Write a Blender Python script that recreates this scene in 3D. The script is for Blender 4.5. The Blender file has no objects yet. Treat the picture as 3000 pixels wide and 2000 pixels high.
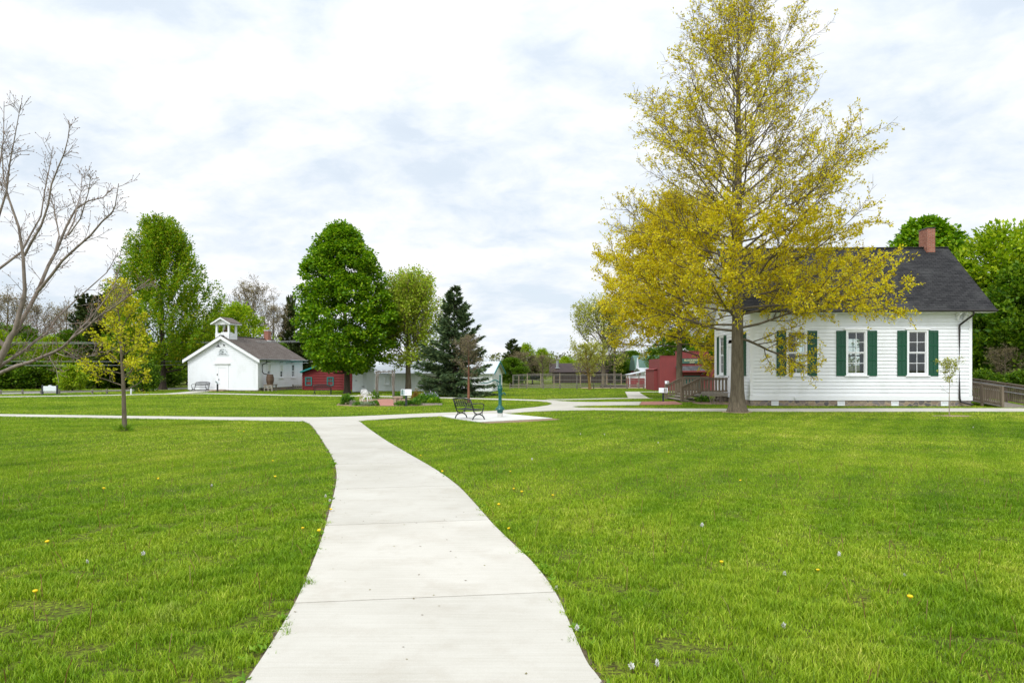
import bpy, math, random
import numpy as np
from math import sin, cos, pi, radians, sqrt, atan2
from mathutils import Matrix, Vector

SC = bpy.context.scene
COL = SC.collection
EYE, HOR, FPX = 1.9, 1085.0, 2000.0

# ------------------------------------------------------------------ helpers
def G(px, py):
    """ground point that the photograph shows at this pixel"""
    Y = FPX*EYE/(py-HOR)
    return ((px-1500)/FPX*Y, Y)

def A(px, py, Y):
    """point at distance Y seen at this pixel"""
    return ((px-1500)/FPX*Y, Y, EYE-(py-HOR)/FPX*Y)

def tag(o, label=None, cat=None, group=None, kind=None):
    if label: o['label'] = label
    if cat: o['category'] = cat
    if group: o['group'] = group
    if kind: o['kind'] = kind
    return o

def empty(name, loc, rz=0, label=None, cat=None, group=None):
    o = bpy.data.objects.new(name, None)
    COL.objects.link(o)
    o.location = loc
    o.rotation_euler = (0, 0, rz)
    o.empty_display_size = .2
    return tag(o, label, cat, group)

def link(name, me, m, parent=None, loc=None, rz=None, smooth=False):
    o = bpy.data.objects.new(name, me)
    COL.objects.link(o)
    if m is not None:
        for mm in (m if isinstance(m, (list, tuple)) else [m]):
            me.materials.append(mm)
    if parent: o.parent = parent
    if loc: o.location = loc
    if rz is not None: o.rotation_euler = (0, 0, rz)
    if smooth:
        me.polygons.foreach_set('use_smooth', np.ones(len(me.polygons), dtype=bool))
    return o

def fast_mesh(name, V, F, rnd=None):
    """V (n,3), F (m,k): one mesh, all faces with k corners"""
    V = np.asarray(V, dtype=np.float32); F = np.asarray(F, dtype=np.int32)
    me = bpy.data.meshes.new(name)
    k = F.shape[1]
    me.vertices.add(len(V)); me.vertices.foreach_set('co', V.ravel())
    me.loops.add(F.size); me.loops.foreach_set('vertex_index', F.ravel())
    me.polygons.add(len(F)); me.polygons.foreach_set('loop_start', np.arange(0, F.size, k, dtype=np.int32))
    if rnd is not None:
        a = me.attributes.new('rnd', 'FLOAT', 'POINT')
        a.data.foreach_set('value', np.asarray(rnd, dtype=np.float32))
    me.update(calc_edges=True)
    return me

class MB:
    """collects faces; build() links them as one mesh object"""
    def __init__(s): s.v = []; s.f = []
    def add(s, pts, faces):
        b = len(s.v); s.v.extend([tuple(map(float, p)) for p in pts])
        s.f.extend([tuple(b+i for i in f) for f in faces]); return s
    def box(s, x0, y0, z0, x1, y1, z1):
        p = [(x0,y0,z0),(x1,y0,z0),(x1,y1,z0),(x0,y1,z0),(x0,y0,z1),(x1,y0,z1),(x1,y1,z1),(x0,y1,z1)]
        return s.add(p, [(0,3,2,1),(4,5,6,7),(0,1,5,4),(1,2,6,5),(2,3,7,6),(3,0,4,7)])
    def bar(s, a, b, w, t, up=(0,0,1)):
        """rectangular bar from a to b, w wide across, t thick along up"""
        a = Vector(a); b = Vector(b); d = (b-a).normalized(); u = Vector(up)
        x = d.cross(u)
        if x.length < 1e-4: x = d.cross(Vector((0,1,0)))
        x.normalize(); u = x.cross(d).normalized()
        p = []
        for q in (a, b):
            for sx, sy in ((-1,-1),(1,-1),(1,1),(-1,1)):
                p.append(q + x*(sx*w/2) + u*(sy*t/2))
        return s.add(p, [(0,1,2,3),(7,6,5,4),(0,4,5,1),(1,5,6,2),(2,6,7,3),(3,7,4,0)])
    def tube(s, pts, r, n=8, cap=True):
        V, F = tube_np(np.array(pts, float), np.full(len(pts), r) if np.isscalar(r) else np.array(r, float), n)
        fs = [tuple(f) for f in F]
        if cap:
            fs.append(tuple(range(n))[::-1]); m = (len(pts)-1)*n; fs.append(tuple(m+i for i in range(n)))
        return s.add(V, fs)
    def lathe(s, prof, c=(0,0,0), n=16):
        p = []; f = []
        for r, z in prof:
            for i in range(n):
                a = 2*pi*i/n; p.append((c[0]+r*cos(a), c[1]+r*sin(a), c[2]+z))
        for j in range(len(prof)-1):
            for i in range(n):
                k = (i+1) % n; f.append((j*n+i, j*n+k, (j+1)*n+k, (j+1)*n+i))
        f.append(tuple(range(n))[::-1]); m = (len(prof)-1)*n; f.append(tuple(m+i for i in range(n)))
        return s.add(p, f)
    def prism(s, poly, z0, z1):
        """polygon (list of x,y) pulled up from z0 to z1"""
        n = len(poly)
        ar = sum(poly[i][0]*poly[(i+1)%n][1]-poly[(i+1)%n][0]*poly[i][1] for i in range(n))
        if ar < 0: poly = poly[::-1]
        p = [(x,y,z0) for x,y in poly]+[(x,y,z1) for x,y in poly]
        f = [tuple(range(n-1,-1,-1)), tuple(range(n,2*n))]+[(i,(i+1)%n,n+(i+1)%n,n+i) for i in range(n)]
        return s.add(p, f)
    def ext(s, poly, axis, a, b):
        """profile polygon extruded along 'x' (profile is y,z) or 'y' (profile is x,z)"""
        n = len(poly)
        mk = (lambda u,v,t:(t,u,v)) if axis == 'x' else (lambda u,v,t:(u,t,v))
        p = [mk(u,v,a) for u,v in poly]+[mk(u,v,b) for u,v in poly]
        f = [tuple(range(n)), tuple(range(2*n-1,n-1,-1))]+[(i,n+i,n+(i+1)%n,(i+1)%n) for i in range(n)]
        return s.add(p, f)
    def build(s, name, m, parent=None, loc=None, rz=None, smooth=False, fix=True):
        me = bpy.data.meshes.new(name)
        me.from_pydata(s.v, [], s.f)
        if fix:
            import bmesh
            bm = bmesh.new(); bm.from_mesh(me)
            bmesh.ops.recalc_face_normals(bm, faces=bm.faces[:])
            bm.to_mesh(me); bm.free()
        me.update()
        return link(name, me, m, parent, loc, rz, smooth)

def tube_np(P, R, n):
    T = np.gradient(P, axis=0)
    T /= np.linalg.norm(T, axis=1)[:, None]+1e-9
    ref = np.array([0., 0, 1]) if abs(T[:, 2]).mean() < .8 else np.array([1., 0, 0])
    U = np.cross(T, ref); U /= np.linalg.norm(U, axis=1)[:, None]+1e-9
    W = np.cross(T, U)
    a = np.linspace(0, 2*pi, n, endpoint=False)
    V = P[:, None, :] + R[:, None, None]*(np.cos(a)[None, :, None]*U[:, None, :]+np.sin(a)[None, :, None]*W[:, None, :])
    m = len(P)
    i = np.arange(n); j = (i+1) % n
    F = np.concatenate([np.stack([k*n+i, k*n+j, (k+1)*n+j, (k+1)*n+i], 1) for k in range(m-1)])
    return V.reshape(-1, 3), F

def tubes_mesh(name, tubes):
    Vs, Fs, b = [], [], 0
    for P, R, n in tubes:
        V, F = tube_np(P, R, n); Vs.append(V); Fs.append(F+b); b += len(V)
    return fast_mesh(name, np.concatenate(Vs), np.concatenate(Fs))

def copy_tree(o, parent=None):
    c = o.copy(); COL.objects.link(c)
    if parent: c.parent = parent
    for ch in list(o.children): copy_tree(ch, c)
    return c

# ------------------------------------------------------------------ materials
def new_mat(name):
    m = bpy.data.materials.new(name); m.use_nodes = True
    nt = m.node_tree; nt.nodes.clear()
    return m, nt, nt.nodes, nt.links

def nd(nt, t, **kw):
    n = nt.nodes.new(t)
    for k, v in kw.items():
        if k in n.inputs: n.inputs[k].default_value = v
        else: setattr(n, k, v)
    return n

def c4(c): return (c[0], c[1], c[2], 1)

def ramp(nt, fac, stops):
    r = nt.nodes.new('ShaderNodeValToRGB'); e = r.color_ramp.elements
    while len(e) < len(stops): e.new(.5)
    for x, (p, c) in zip(e, stops):
        x.position = p; x.color = c4(c) if len(c) == 3 else c
    nt.links.new(fac, r.inputs[0]); return r.outputs[0]

def mixc(nt, fac, a, b, mode='MIX'):
    m = nt.nodes.new('ShaderNodeMix'); m.data_type = 'RGBA'; m.blend_type = mode
    for sock, v in ((m.inputs[0], fac), (m.inputs[6], a), (m.inputs[7], b)):
        if isinstance(v, (int, float)): sock.default_value = v
        elif isinstance(v, tuple): sock.default_value = c4(v)
        else: nt.links.new(v, sock)
    return m.outputs[2]

def math_(nt, op, a, b=None, clamp=False):
    m = nt.nodes.new('ShaderNodeMath'); m.operation = op; m.use_clamp = clamp
    for s, v in ((m.inputs[0], a), (m.inputs[1], b)):
        if v is None: continue
        if isinstance(v, (int, float)): s.default_value = v
        else: nt.links.new(v, s)
    return m.outputs[0]

def coords(nt, scale=(1,1,1), kind='Object', rot=(0,0,0)):
    t = nt.nodes.new('ShaderNodeTexCoord'); mp = nt.nodes.new('ShaderNodeMapping')
    mp.inputs['Scale'].default_value = scale; mp.inputs['Rotation'].default_value = rot
    nt.links.new(t.outputs[kind], mp.inputs[0]); return mp.outputs[0]

def wcoords(nt, scale=(1,1,1), rot=(0,0,0)):
    t = nt.nodes.new('ShaderNodeNewGeometry'); mp = nt.nodes.new('ShaderNodeMapping')
    mp.inputs['Scale'].default_value = scale; mp.inputs['Rotation'].default_value = rot
    nt.links.new(t.outputs['Position'], mp.inputs[0]); return mp.outputs[0]

def noise(nt, vec, scale, detail=4, rough=.55, dist=0):
    n = nd(nt, 'ShaderNodeTexNoise'); n.inputs['Scale'].default_value = scale
    n.inputs['Detail'].default_value = detail; n.inputs['Roughness'].default_value = rough
    n.inputs['Distortion'].default_value = dist
    nt.links.new(vec, n.inputs['Vector']); return n.outputs[0]

def finish(nt, col, rough=.7, bump=None, bstr=.3, bdist=.02, metal=0, spec=.5):
    b = nt.nodes.new('ShaderNodeBsdfPrincipled'); o = nt.nodes.new('ShaderNodeOutputMaterial')
    if isinstance(col, tuple): b.inputs['Base Color'].default_value = c4(col)
    else: nt.links.new(col, b.inputs['Base Color'])
    if isinstance(rough, (int, float)): b.inputs['Roughness'].default_value = rough
    else: nt.links.new(rough, b.inputs['Roughness'])
    b.inputs['Metallic'].default_value = metal
    b.inputs['Specular IOR Level'].default_value = spec
    if bump is not None:
        bn = nt.nodes.new('ShaderNodeBump'); bn.inputs['Strength'].default_value = bstr
        bn.inputs['Distance'].default_value = bdist
        nt.links.new(bump, bn.inputs['Height']); nt.links.new(bn.outputs[0], b.inputs['Normal'])
    nt.links.new(b.outputs[0], o.inputs[0])

def noisy(name, c1, c2, scale=(3,3,3), rough=.7, bstr=.25, detail=6, metal=0, spec=.4, lo=.3, hi=.7, bdist=.01):
    m, nt, N, L = new_mat(name)
    v = coords(nt, scale)
    n = noise(nt, v, 1, detail, .6)
    finish(nt, ramp(nt, n, [(lo, c1), (hi, c2)]), rough, n, bstr, bdist, metal, spec)
    return m

def leaf_mat(name, stops, trans=.35, gloss=.02):
    m, nt, N, L = new_mat(name)
    a = nd(nt, 'ShaderNodeAttribute', attribute_name='rnd')
    col = ramp(nt, a.outputs['Fac'], stops)
    d = nt.nodes.new('ShaderNodeBsdfDiffuse'); t = nt.nodes.new('ShaderNodeBsdfTranslucent')
    g = nt.nodes.new('ShaderNodeBsdfGlossy'); g.inputs['Roughness'].default_value = .45
    L.new(col, d.inputs[0]); L.new(mixc(nt, .5, col, (.9,.95,.35), 'MULTIPLY'), t.inputs[0])
    m1 = nt.nodes.new('ShaderNodeMixShader'); m1.inputs[0].default_value = trans
    L.new(d.outputs[0], m1.inputs[1]); L.new(t.outputs[0], m1.inputs[2])
    m2 = nt.nodes.new('ShaderNodeMixShader'); m2.inputs[0].default_value = gloss
    L.new(m1.outputs[0], m2.inputs[1]); L.new(g.outputs[0], m2.inputs[2])
    o = nt.nodes.new('ShaderNodeOutputMaterial'); L.new(m2.outputs[0], o.inputs[0])
    return m

def lawn_color(nt):
    """mown turf colour over the whole lawn: fresh, yellowish and dry areas, mower passes"""
    p = wcoords(nt)
    big = noise(nt, p, .16, 3, .5)
    mid = noise(nt, p, .7, 4, .6)
    fine = noise(nt, p, 4.5, 5, .7)
    s1 = wcoords(nt, (1,1,1), (0,0,radians(32)))
    wv = nd(nt, 'ShaderNodeTexWave', wave_type='BANDS', bands_direction='X')
    wv.inputs['Scale'].default_value = .28; wv.inputs['Distortion'].default_value = 2.2
    wv.inputs['Detail'].default_value = 2; wv.inputs['Detail Scale'].default_value = .25
    nt.links.new(s1, wv.inputs['Vector'])
    f = math_(nt, 'ADD', math_(nt, 'MULTIPLY', big, .50), math_(nt, 'MULTIPLY', mid, .36))
    f = math_(nt, 'ADD', f, math_(nt, 'MULTIPLY', wv.outputs[1], .05))
    f = math_(nt, 'ADD', f, math_(nt, 'MULTIPLY', fine, .22))
    col = ramp(nt, f, [(.40, (.100,.210,.006)), (.51, (.180,.310,.010)), (.62, (.285,.400,.020)), (.77, (.45,.49,.060))])
    dry = math_(nt, 'MULTIPLY', math_(nt, 'SUBTRACT', noise(nt, p, 1.6, 5, .7), .58, True), 3.2, True)
    return mixc(nt, math_(nt, 'MULTIPLY', dry, .34), col, (.56,.50,.22))

def m_ground():
    m, nt, N, L = new_mat('turf_soil')
    p = wcoords(nt)
    th = noise(nt, p, 22, 6, .75)
    col = mixc(nt, ramp(nt, th, [(.42, (0,0,0)), (.72, (1,1,1))]), (.055,.050,.016), lawn_color(nt))
    finish(nt, col, .95, th, .6, .03, 0, .1)
    return m

def m_blade():
    m, nt, N, L = new_mat('grass_blade')
    a = nd(nt, 'ShaderNodeAttribute', attribute_name='rnd')
    var = ramp(nt, a.outputs['Fac'], [(0, (.42,.52,.40)), (.40, (.95,1.0,.9)), (.80, (1.25,1.22,1.1)), (.90, (1.5,1.45,2.4)), (1, (2.2,1.6,5.0))])
    col = mixc(nt, 1.0, lawn_color(nt), var, 'MULTIPLY')
    d = nt.nodes.new('ShaderNodeBsdfDiffuse'); t = nt.nodes.new('ShaderNodeBsdfTranslucent')
    L.new(col, d.inputs[0]); L.new(mixc(nt, .4, col, (.8,.9,.3), 'MULTIPLY'), t.inputs[0])
    m1 = nt.nodes.new('ShaderNodeMixShader'); m1.inputs[0].default_value = .30
    L.new(d.outputs[0], m1.inputs[1]); L.new(t.outputs[0], m1.inputs[2])
    g = nt.nodes.new('ShaderNodeBsdfGlossy'); g.inputs['Roughness'].default_value = .4
    m2 = nt.nodes.new('ShaderNodeMixShader'); m2.inputs[0].default_value = .012
    L.new(m1.outputs[0], m2.inputs[1]); L.new(g.outputs[0], m2.inputs[2])
    o = nt.nodes.new('ShaderNodeOutputMaterial'); L.new(m2.outputs[0], o.inputs[0])
    return m

def m_concrete(name='concrete', tint=(1,1,1)):
    m, nt, N, L = new_mat(name)
    p = wcoords(nt)
    big = noise(nt, p, .55, 5, .6); br = noise(nt, wcoords(nt, (1.2, 38, 1), (0,0,radians(-6))), 1, 3, .6)
    gr = noise(nt, p, 160, 3, .7); sp = noise(nt, p, 60, 2, .5); st = noise(nt, p, 2.3, 6, .7)
    T = lambda c: tuple(a*b for a, b in zip(c, tint))
    c = ramp(nt, big, [(.3, T((.40,.375,.315))), (.52, T((.49,.465,.405))), (.72, T((.56,.54,.48)))])
    c = mixc(nt, math_(nt, 'MULTIPLY', ramp(nt, br, [(.35, (0,0,0)), (.7, (1,1,1))]), .36), c, T((.62,.60,.55)))
    c = mixc(nt, math_(nt, 'MULTIPLY', ramp(nt, st, [(.50, (0,0,0)), (.70, (1,1,1))]), .38), c, T((.36,.315,.25)))
    c = mixc(nt, math_(nt, 'MULTIPLY', ramp(nt, sp, [(.70, (0,0,0)), (.76, (1,1,1))]), .35), c, T((.30,.27,.22)))
    c = mixc(nt, .22, c, ramp(nt, gr, [(.3, T((.28,.26,.22))), (.7, T((.68,.66,.61)))]))
    isl = nt.nodes.new('ShaderNodeNewGeometry'); tone = ramp(nt, isl.outputs['Random Per Island'], [(0, (.90,.90,.895)), (.5, (.985,.985,.98)), (1, (1.05,1.045,1.04))])
    c = mixc(nt, 1.0, c, tone, 'MULTIPLY')
    finish(nt, c, .9, math_(nt, 'ADD', br, gr), .25, .004, 0, .2)
    return m

def m_paint(name, c, dirt=(.62,.62,.58), rough=.45, amt=.35, scale=1.2):
    m, nt, N, L = new_mat(name)
    n = noise(nt, coords(nt, (1,1,.5)), scale, 7, .65); f = noise(nt, coords(nt), 14, 4, .6)
    col = mixc(nt, math_(nt, 'MULTIPLY', ramp(nt, n, [(.48, (0,0,0)), (.8, (1,1,1))]), amt), c, dirt)
    finish(nt, col, rough, f, .06, .004, 0, .35)
    return m

def m_brickish(name, c1, c2, mortar, scale, bw, bh, vec='xz', rough=.85, msize=.015, slope=1.0, bstr=.5, wear=None):
    m, nt, N, L = new_mat(name)
    t = nt.nodes.new('ShaderNodeTexCoord'); s = nt.nodes.new('ShaderNodeSeparateXYZ'); cb = nt.nodes.new('ShaderNodeCombineXYZ')
    L.new(t.outputs['Object'], s.inputs[0])
    if vec == 'xz':
        L.new(math_(nt, 'ADD', s.outputs[0], s.outputs[1]), cb.inputs[0]); L.new(math_(nt, 'MULTIPLY', s.outputs[2], slope), cb.inputs[1])
    elif vec == 'x|z':
        L.new(s.outputs[0], cb.inputs[0]); L.new(math_(nt, 'MULTIPLY', s.outputs[2], slope), cb.inputs[1])
    elif vec == 'y|z':
        L.new(s.outputs[1], cb.inputs[0]); L.new(math_(nt, 'MULTIPLY', s.outputs[2], slope), cb.inputs[1])
    else:
        L.new(s.outputs[0], cb.inputs[0]); L.new(s.outputs[1], cb.inputs[1])
    b = nt.nodes.new('ShaderNodeTexBrick')
    b.inputs['Color1'].default_value = c4(c1); b.inputs['Color2'].default_value = c4(c2); b.inputs['Mortar'].default_value = c4(mortar)
    b.inputs['Scale'].default_value = scale; b.inputs['Brick Width'].default_value = bw; b.inputs['Row Height'].default_value = bh
    b.inputs['Mortar Size'].default_value = msize; b.inputs['Bias'].default_value = 0
    L.new(cb.outputs[0], b.inputs['Vector'])
    n = noise(nt, coords(nt), 9, 5, .7); n2 = noise(nt, coords(nt), .7, 5, .6)
    col = mixc(nt, .35, b.outputs[0], ramp(nt, n, [(.3, (.45,.45,.45)), (.7, (1.5,1.5,1.5))]), 'MULTIPLY')
    if wear: col = mixc(nt, math_(nt, 'MULTIPLY', ramp(nt, n2, [(.5, (0,0,0)), (.72, (1,1,1))]), .5), col, wear)
    finish(nt, col, rough, math_(nt, 'SUBTRACT', n, math_(nt, 'MULTIPLY', b.outputs[1], 1.5)), bstr, .01, 0, .25)
    return m

def m_stone():
    m, nt, N, L = new_mat('fieldstone')
    v = coords(nt, (3.2,3.2,4.6))
    w = nt.nodes.new('ShaderNodeVectorMath'); w.operation = 'ADD'; nn = nd(nt, 'ShaderNodeTexNoise', Scale=1.3)
    L.new(v, nn.inputs['Vector']); L.new(v, w.inputs[0]); L.new(nn.outputs[1], w.inputs[1])
    a = nd(nt, 'ShaderNodeTexVoronoi', feature='F1'); e = nd(nt, 'ShaderNodeTexVoronoi', feature='DISTANCE_TO_EDGE')
    a.inputs['Scale'].default_value = 1; e.inputs['Scale'].default_value = 1
    L.new(w.outputs[0], a.inputs['Vector']); L.new(w.outputs[0], e.inputs['Vector'])
    sp = nt.nodes.new('ShaderNodeSeparateColor'); L.new(a.outputs['Color'], sp.inputs[0])
    col = ramp(nt, sp.outputs[0], [(.1, (.13,.12,.12)), (.35, (.30,.22,.17)), (.55, (.22,.20,.20)), (.75, (.36,.27,.18)), (.95, (.17,.16,.17))])
    col = mixc(nt, .5, col, ramp(nt, noise(nt, coords(nt), 16, 5, .7), [(.3, (.4,.4,.4)), (.7, (1.5,1.5,1.5))]), 'MULTIPLY')
    ed = ramp(nt, e.outputs['Distance'], [(.03, (1,1,1)), (.09, (0,0,0))])
    col = mixc(nt, ed, col, (.37,.30,.21))
    finish(nt, col, .85, e.outputs['Distance'], .8, .05, 0, .25)
    return m

def m_glass(name='window_glass'):
    m, nt, N, L = new_mat(name)
    g = nt.nodes.new('ShaderNodeBsdfGlossy'); g.inputs['Roughness'].default_value = .02; g.inputs[0].default_value = (1,1,1,1)
    t = nt.nodes.new('ShaderNodeBsdfTransparent'); t.inputs[0].default_value = (.86,.9,.88,1)
    f = nd(nt, 'ShaderNodeFresnel', IOR=1.5)
    mx = nt.nodes.new('ShaderNodeMixShader'); L.new(f.outputs[0], mx.inputs[0]); L.new(t.outputs[0], mx.inputs[1]); L.new(g.outputs[0], mx.inputs[2])
    o = nt.nodes.new('ShaderNodeOutputMaterial'); L.new(mx.outputs[0], o.inputs[0])
    return m

M = {}
M['ground'] = m_ground(); M['blade'] = m_blade()
M['concrete'] = m_concrete(); M['pad'] = m_concrete('new_concrete', (1.22,1.27,1.36))
M['white'] = m_paint('white_paint', (.80,.815,.84), (.56,.57,.54), .5, .5); M['trim'] = m_paint('white_trim', (.82,.83,.85), amt=.15)
M['whiteold'] = m_paint('old_white_boards', (.78,.81,.83), (.55,.60,.58), .6, .5, 2.0)
M['shutter'] = m_paint('green_shutter_paint', (.006,.075,.035), (.02,.10,.06), .4, .4)
M['teal'] = m_paint('teal_trim', (.012,.20,.20), (.03,.22,.22), .5, .4)
M['greendoor'] = m_paint('dark_green_door', (.010,.085,.075), (.02,.10,.09), .5, .4)
M['red'] = m_paint('barn_red_boards', (.235,.048,.048), (.16,.042,.040), .7, .7, 2.2)
M['redlog'] = m_paint('red_logs', (.23,.035,.037), (.14,.03,.03), .7, .7, 2.2)
M['black'] = noisy('black_iron', (.012,.013,.015), (.03,.032,.036), (8,8,8), .4, .1, spec=.5)
M['gutter'] = noisy('dark_bronze_gutter', (.018,.016,.015), (.035,.03,.028), (3,3,3), .35, .05)
M['pump'] = noisy('green_enamel', (.004,.075,.062), (.008,.11,.09), (9,9,9), .3, .12, spec=.5)
M['shingle'] = m_brickish('dark_shingles', (.023,.023,.025), (.048,.047,.049), (.009,.009,.010), 1, .34, .148, 'x|z', .9, .012, 1.478, .6, (.085,.086,.084))
M['shinglebrown'] = m_brickish('brown_shingles', (.135,.108,.092), (.195,.165,.145), (.065,.052,.047), 1, .34, .15, 'y|z', .9, .012, 2.05, .5, (.19,.165,.145))
M['shinglegray'] = m_brickish('gray_shingles', (.07,.07,.075), (.13,.13,.135), (.03,.03,.03), 1, .3, .14, 'x|z', .9, .012, 2.0, .5)
M['brick'] = m_brickish('chimney_brick', (.27,.075,.045), (.36,.13,.085), (.34,.26,.21), 1, .21, .072, 'xz', .85, .009)
M['paver'] = m_brickish('red_paver', (.36,.155,.115), (.46,.22,.17), (.24,.14,.10), 1, .42, .21, 'xy', .9, .012)
M['stone'] = m_stone()
M['glass'] = m_glass()
M['darkpane'] = noisy('dark_window_pane', (.015,.018,.022), (.05,.055,.06), (1.5,1.5,1.5), .08, .02, spec=.8)
M['blind'] = noisy('window_blind', (.62,.64,.55), (.70,.71,.63), (2,2,9), .7, .05)
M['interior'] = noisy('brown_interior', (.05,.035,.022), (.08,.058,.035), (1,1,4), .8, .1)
M['metalroof'] = noisy('pale_metal_roof', (.50,.53,.56), (.62,.65,.68), (.8,.8,.8), .45, .05, spec=.5)
M['brownroof'] = noisy('brown_roof', (.035,.024,.024), (.060,.042,.040), (3,3,3), .85, .2)
M['darkwall'] = noisy('dark_board_wall', (.035,.025,.02), (.065,.045,.035), (6,6,.8), .8, .2)
M['greenroof'] = noisy('green_roof', (.07,.14,.11), (.11,.20,.16), (1.5,1.5,1.5), .7, .15)
M['wood'] = noisy('weathered_deck_wood', (.105,.080,.055), (.23,.185,.135), (14,14,1.5), .85, .35, lo=.25, hi=.75)
M['woodpale'] = noisy('pale_weathered_wood', (.21,.185,.15), (.34,.31,.26), (12,12,2), .85, .3)
M['rail'] = noisy('grey_split_rail', (.13,.115,.095), (.26,.235,.20), (9,9,5), .9, .4)
M['post'] = noisy('tan_timber_post', (.26,.20,.13), (.36,.29,.20), (6,6,2), .85, .3)
M['steel'] = noisy('galvanised_steel', (.40,.42,.44), (.55,.57,.60), (5,5,5), .35, .05, metal=.7)
M['wire'] = noisy('grey_wire', (.22,.23,.23), (.30,.31,.31), (5,5,5), .6, .05)
M['barrelwood'] = noisy('old_barrel_staves', (.06,.035,.02), (.16,.11,.075), (9,9,1.2), .8, .4)
M['rust'] = noisy('rusty_iron', (.06,.03,.02), (.13,.06,.03), (9,9,9), .8, .3)
M['chairwhite'] = noisy('white_enamel', (.72,.72,.70), (.82,.82,.80), (7,7,7), .4, .1)
M['cream'] = noisy('cream_wood', (.62,.55,.38), (.74,.68,.52), (5,5,5), .7, .1)
M['benchstone'] = noisy('tan_stone', (.30,.22,.16), (.46,.37,.28), (7,7,7), .9, .5)
M['panel'] = noisy('pale_sign_panel', (.66,.69,.72), (.76,.78,.80), (2,2,2), .35, .02)
M['signwhite'] = noisy('white_board', (.66,.70,.73), (.74,.77,.79), (1,1,1), .5, .04)
M['ink'] = noisy('dark_lettering', (.02,.025,.03), (.04,.045,.05), (5,5,5), .6, .02)
M['gold'] = noisy('pale_yellow_lettering', (.72,.64,.36), (.80,.72,.45), (5,5,5), .6, .02)
M['signgreen'] = noisy('green_sign_board', (.04,.10,.075), (.06,.13,.10), (3,3,3), .6, .05)
M['markergreen'] = noisy('green_marker_panel', (.035,.10,.05), (.06,.14,.08), (3,3,3), .5, .05)
M['mulch'] = noisy('wood_mulch', (.12,.075,.045), (.36,.25,.16), (30,30,30), .95, .8, lo=.25, hi=.7, bdist=.03)
M['dirt'] = noisy('bare_dirt', (.22,.15,.09), (.40,.30,.20), (12,12,12), .95, .7, bdist=.03)
M['edgesoil'] = noisy('dark_edge_soil', (.055,.040,.022), (.17,.125,.075), (16,16,16), .95, .7, bdist=.02)
M['asphalt'] = noisy('grey_road', (.20,.19,.18), (.29,.28,.26), (2,2,2), .9, .2)
M['bark'] = noisy('grey_brown_bark', (.075,.058,.038), (.20,.165,.115), (11,11,2.2), .95, .9, lo=.28, hi=.72, bdist=.05)
M['barkdark'] = noisy('dark_bark', (.030,.022,.015), (.085,.065,.045), (9,9,2), .95, .8, bdist=.04)
M['barklight'] = noisy('smooth_tan_bark', (.19,.150,.115), (.36,.305,.245), (10,10,4), .85, .5, bdist=.02)
M['barkbrown'] = noisy('brown_grey_bark', (.12,.095,.078), (.30,.245,.205), (10,10,4), .85, .5, bdist=.02)
M['barkred'] = noisy('peeling_red_bark', (.13,.045,.025), (.30,.13,.075), (16,16,5), .7, .9, bdist=.03)
M['barkmoss'] = noisy('mossy_bark', (.12,.075,.02), (.24,.17,.045), (10,10,3), .9, .6, bdist=.02)
M['oakleaf'] = leaf_mat('spring_oak_leaf', [(0, (.30,.20,.02)), (.14, (.55,.44,.012)), (.45, (.80,.64,.010)), (.85, (.84,.74,.025)), (1, (.60,.64,.04))], .48)
M['mapleyellow'] = leaf_mat('young_maple_leaf', [(0, (.40,.32,.02)), (.4, (.54,.54,.012)), (.8, (.62,.66,.02)), (1, (.66,.52,.03))], .4)
M['maple'] = leaf_mat('maple_leaf', [(0, (.060,.165,.004)), (.45, (.135,.290,.005)), (.85, (.25,.42,.008)), (1, (.36,.48,.02))], .34, .02)
M['maplelight'] = leaf_mat('light_maple_leaf', [(0, (.11,.23,.006)), (.5, (.21,.36,.008)), (.85, (.34,.45,.012)), (1, (.50,.40,.03))], .4)
M['leafmix'] = leaf_mat('bronze_green_leaf', [(0, (.30,.24,.05)), (.2, (.28,.40,.02)), (.8, (.42,.56,.03)), (1, (.52,.46,.09))], .38)
M['leafpale'] = leaf_mat('pale_spring_leaf', [(0, (.32,.32,.06)), (.5, (.42,.46,.06)), (1, (.54,.54,.11))], .4)
M['leaftan'] = leaf_mat('tan_bud_leaf', [(0, (.20,.15,.09)), (.6, (.29,.23,.13)), (1, (.33,.29,.12))], .3)
M['leafbrown'] = leaf_mat('brown_leaf', [(0, (.16,.11,.085)), (.6, (.25,.20,.12)), (1, (.33,.31,.14))], .3)
M['forest'] = leaf_mat('wood_leaf', [(0, (.035,.10,.005)), (.5, (.095,.20,.007)), (1, (.22,.33,.015))], .35)
M['forestlight'] = leaf_mat('bright_wood_leaf', [(0, (.13,.24,.006)), (.5, (.28,.43,.008)), (1, (.48,.56,.02))], .4)
M['needle'] = leaf_mat('spruce_needle', [(0, (.045,.080,.036)), (.6, (.085,.140,.060)), (1, (.19,.25,.09))], .15, .015)
M['pine'] = leaf_mat('pine_needle', [(0, (.030,.055,.014)), (.6, (.062,.095,.022)), (1, (.14,.16,.04))], .15, .015)
M['plant'] = leaf_mat('garden_leaf', [(0, (.04,.13,.012)), (.5, (.09,.23,.02)), (1, (.20,.33,.03))], .35)
M['plantgrey'] = leaf_mat('silver_leaf', [(0, (.20,.26,.16)), (1, (.42,.46,.34))], .3)
M['plantrust'] = leaf_mat('rust_leaf', [(0, (.16,.10,.015)), (1, (.30,.19,.03))], .35)
M['weedleaf'] = leaf_mat('lawn_weed_leaf', [(0, (.09,.21,.008)), (.5, (.16,.32,.012)), (1, (.28,.42,.03))], .3)
M['bud'] = noisy('brown_bud', (.16,.085,.05), (.26,.14,.07), (20,20,20), .8, .1)
M['dandelion'] = noisy('dandelion_yellow', (.75,.50,.005), (.85,.60,.01), (60,60,60), .8, .3)
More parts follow.
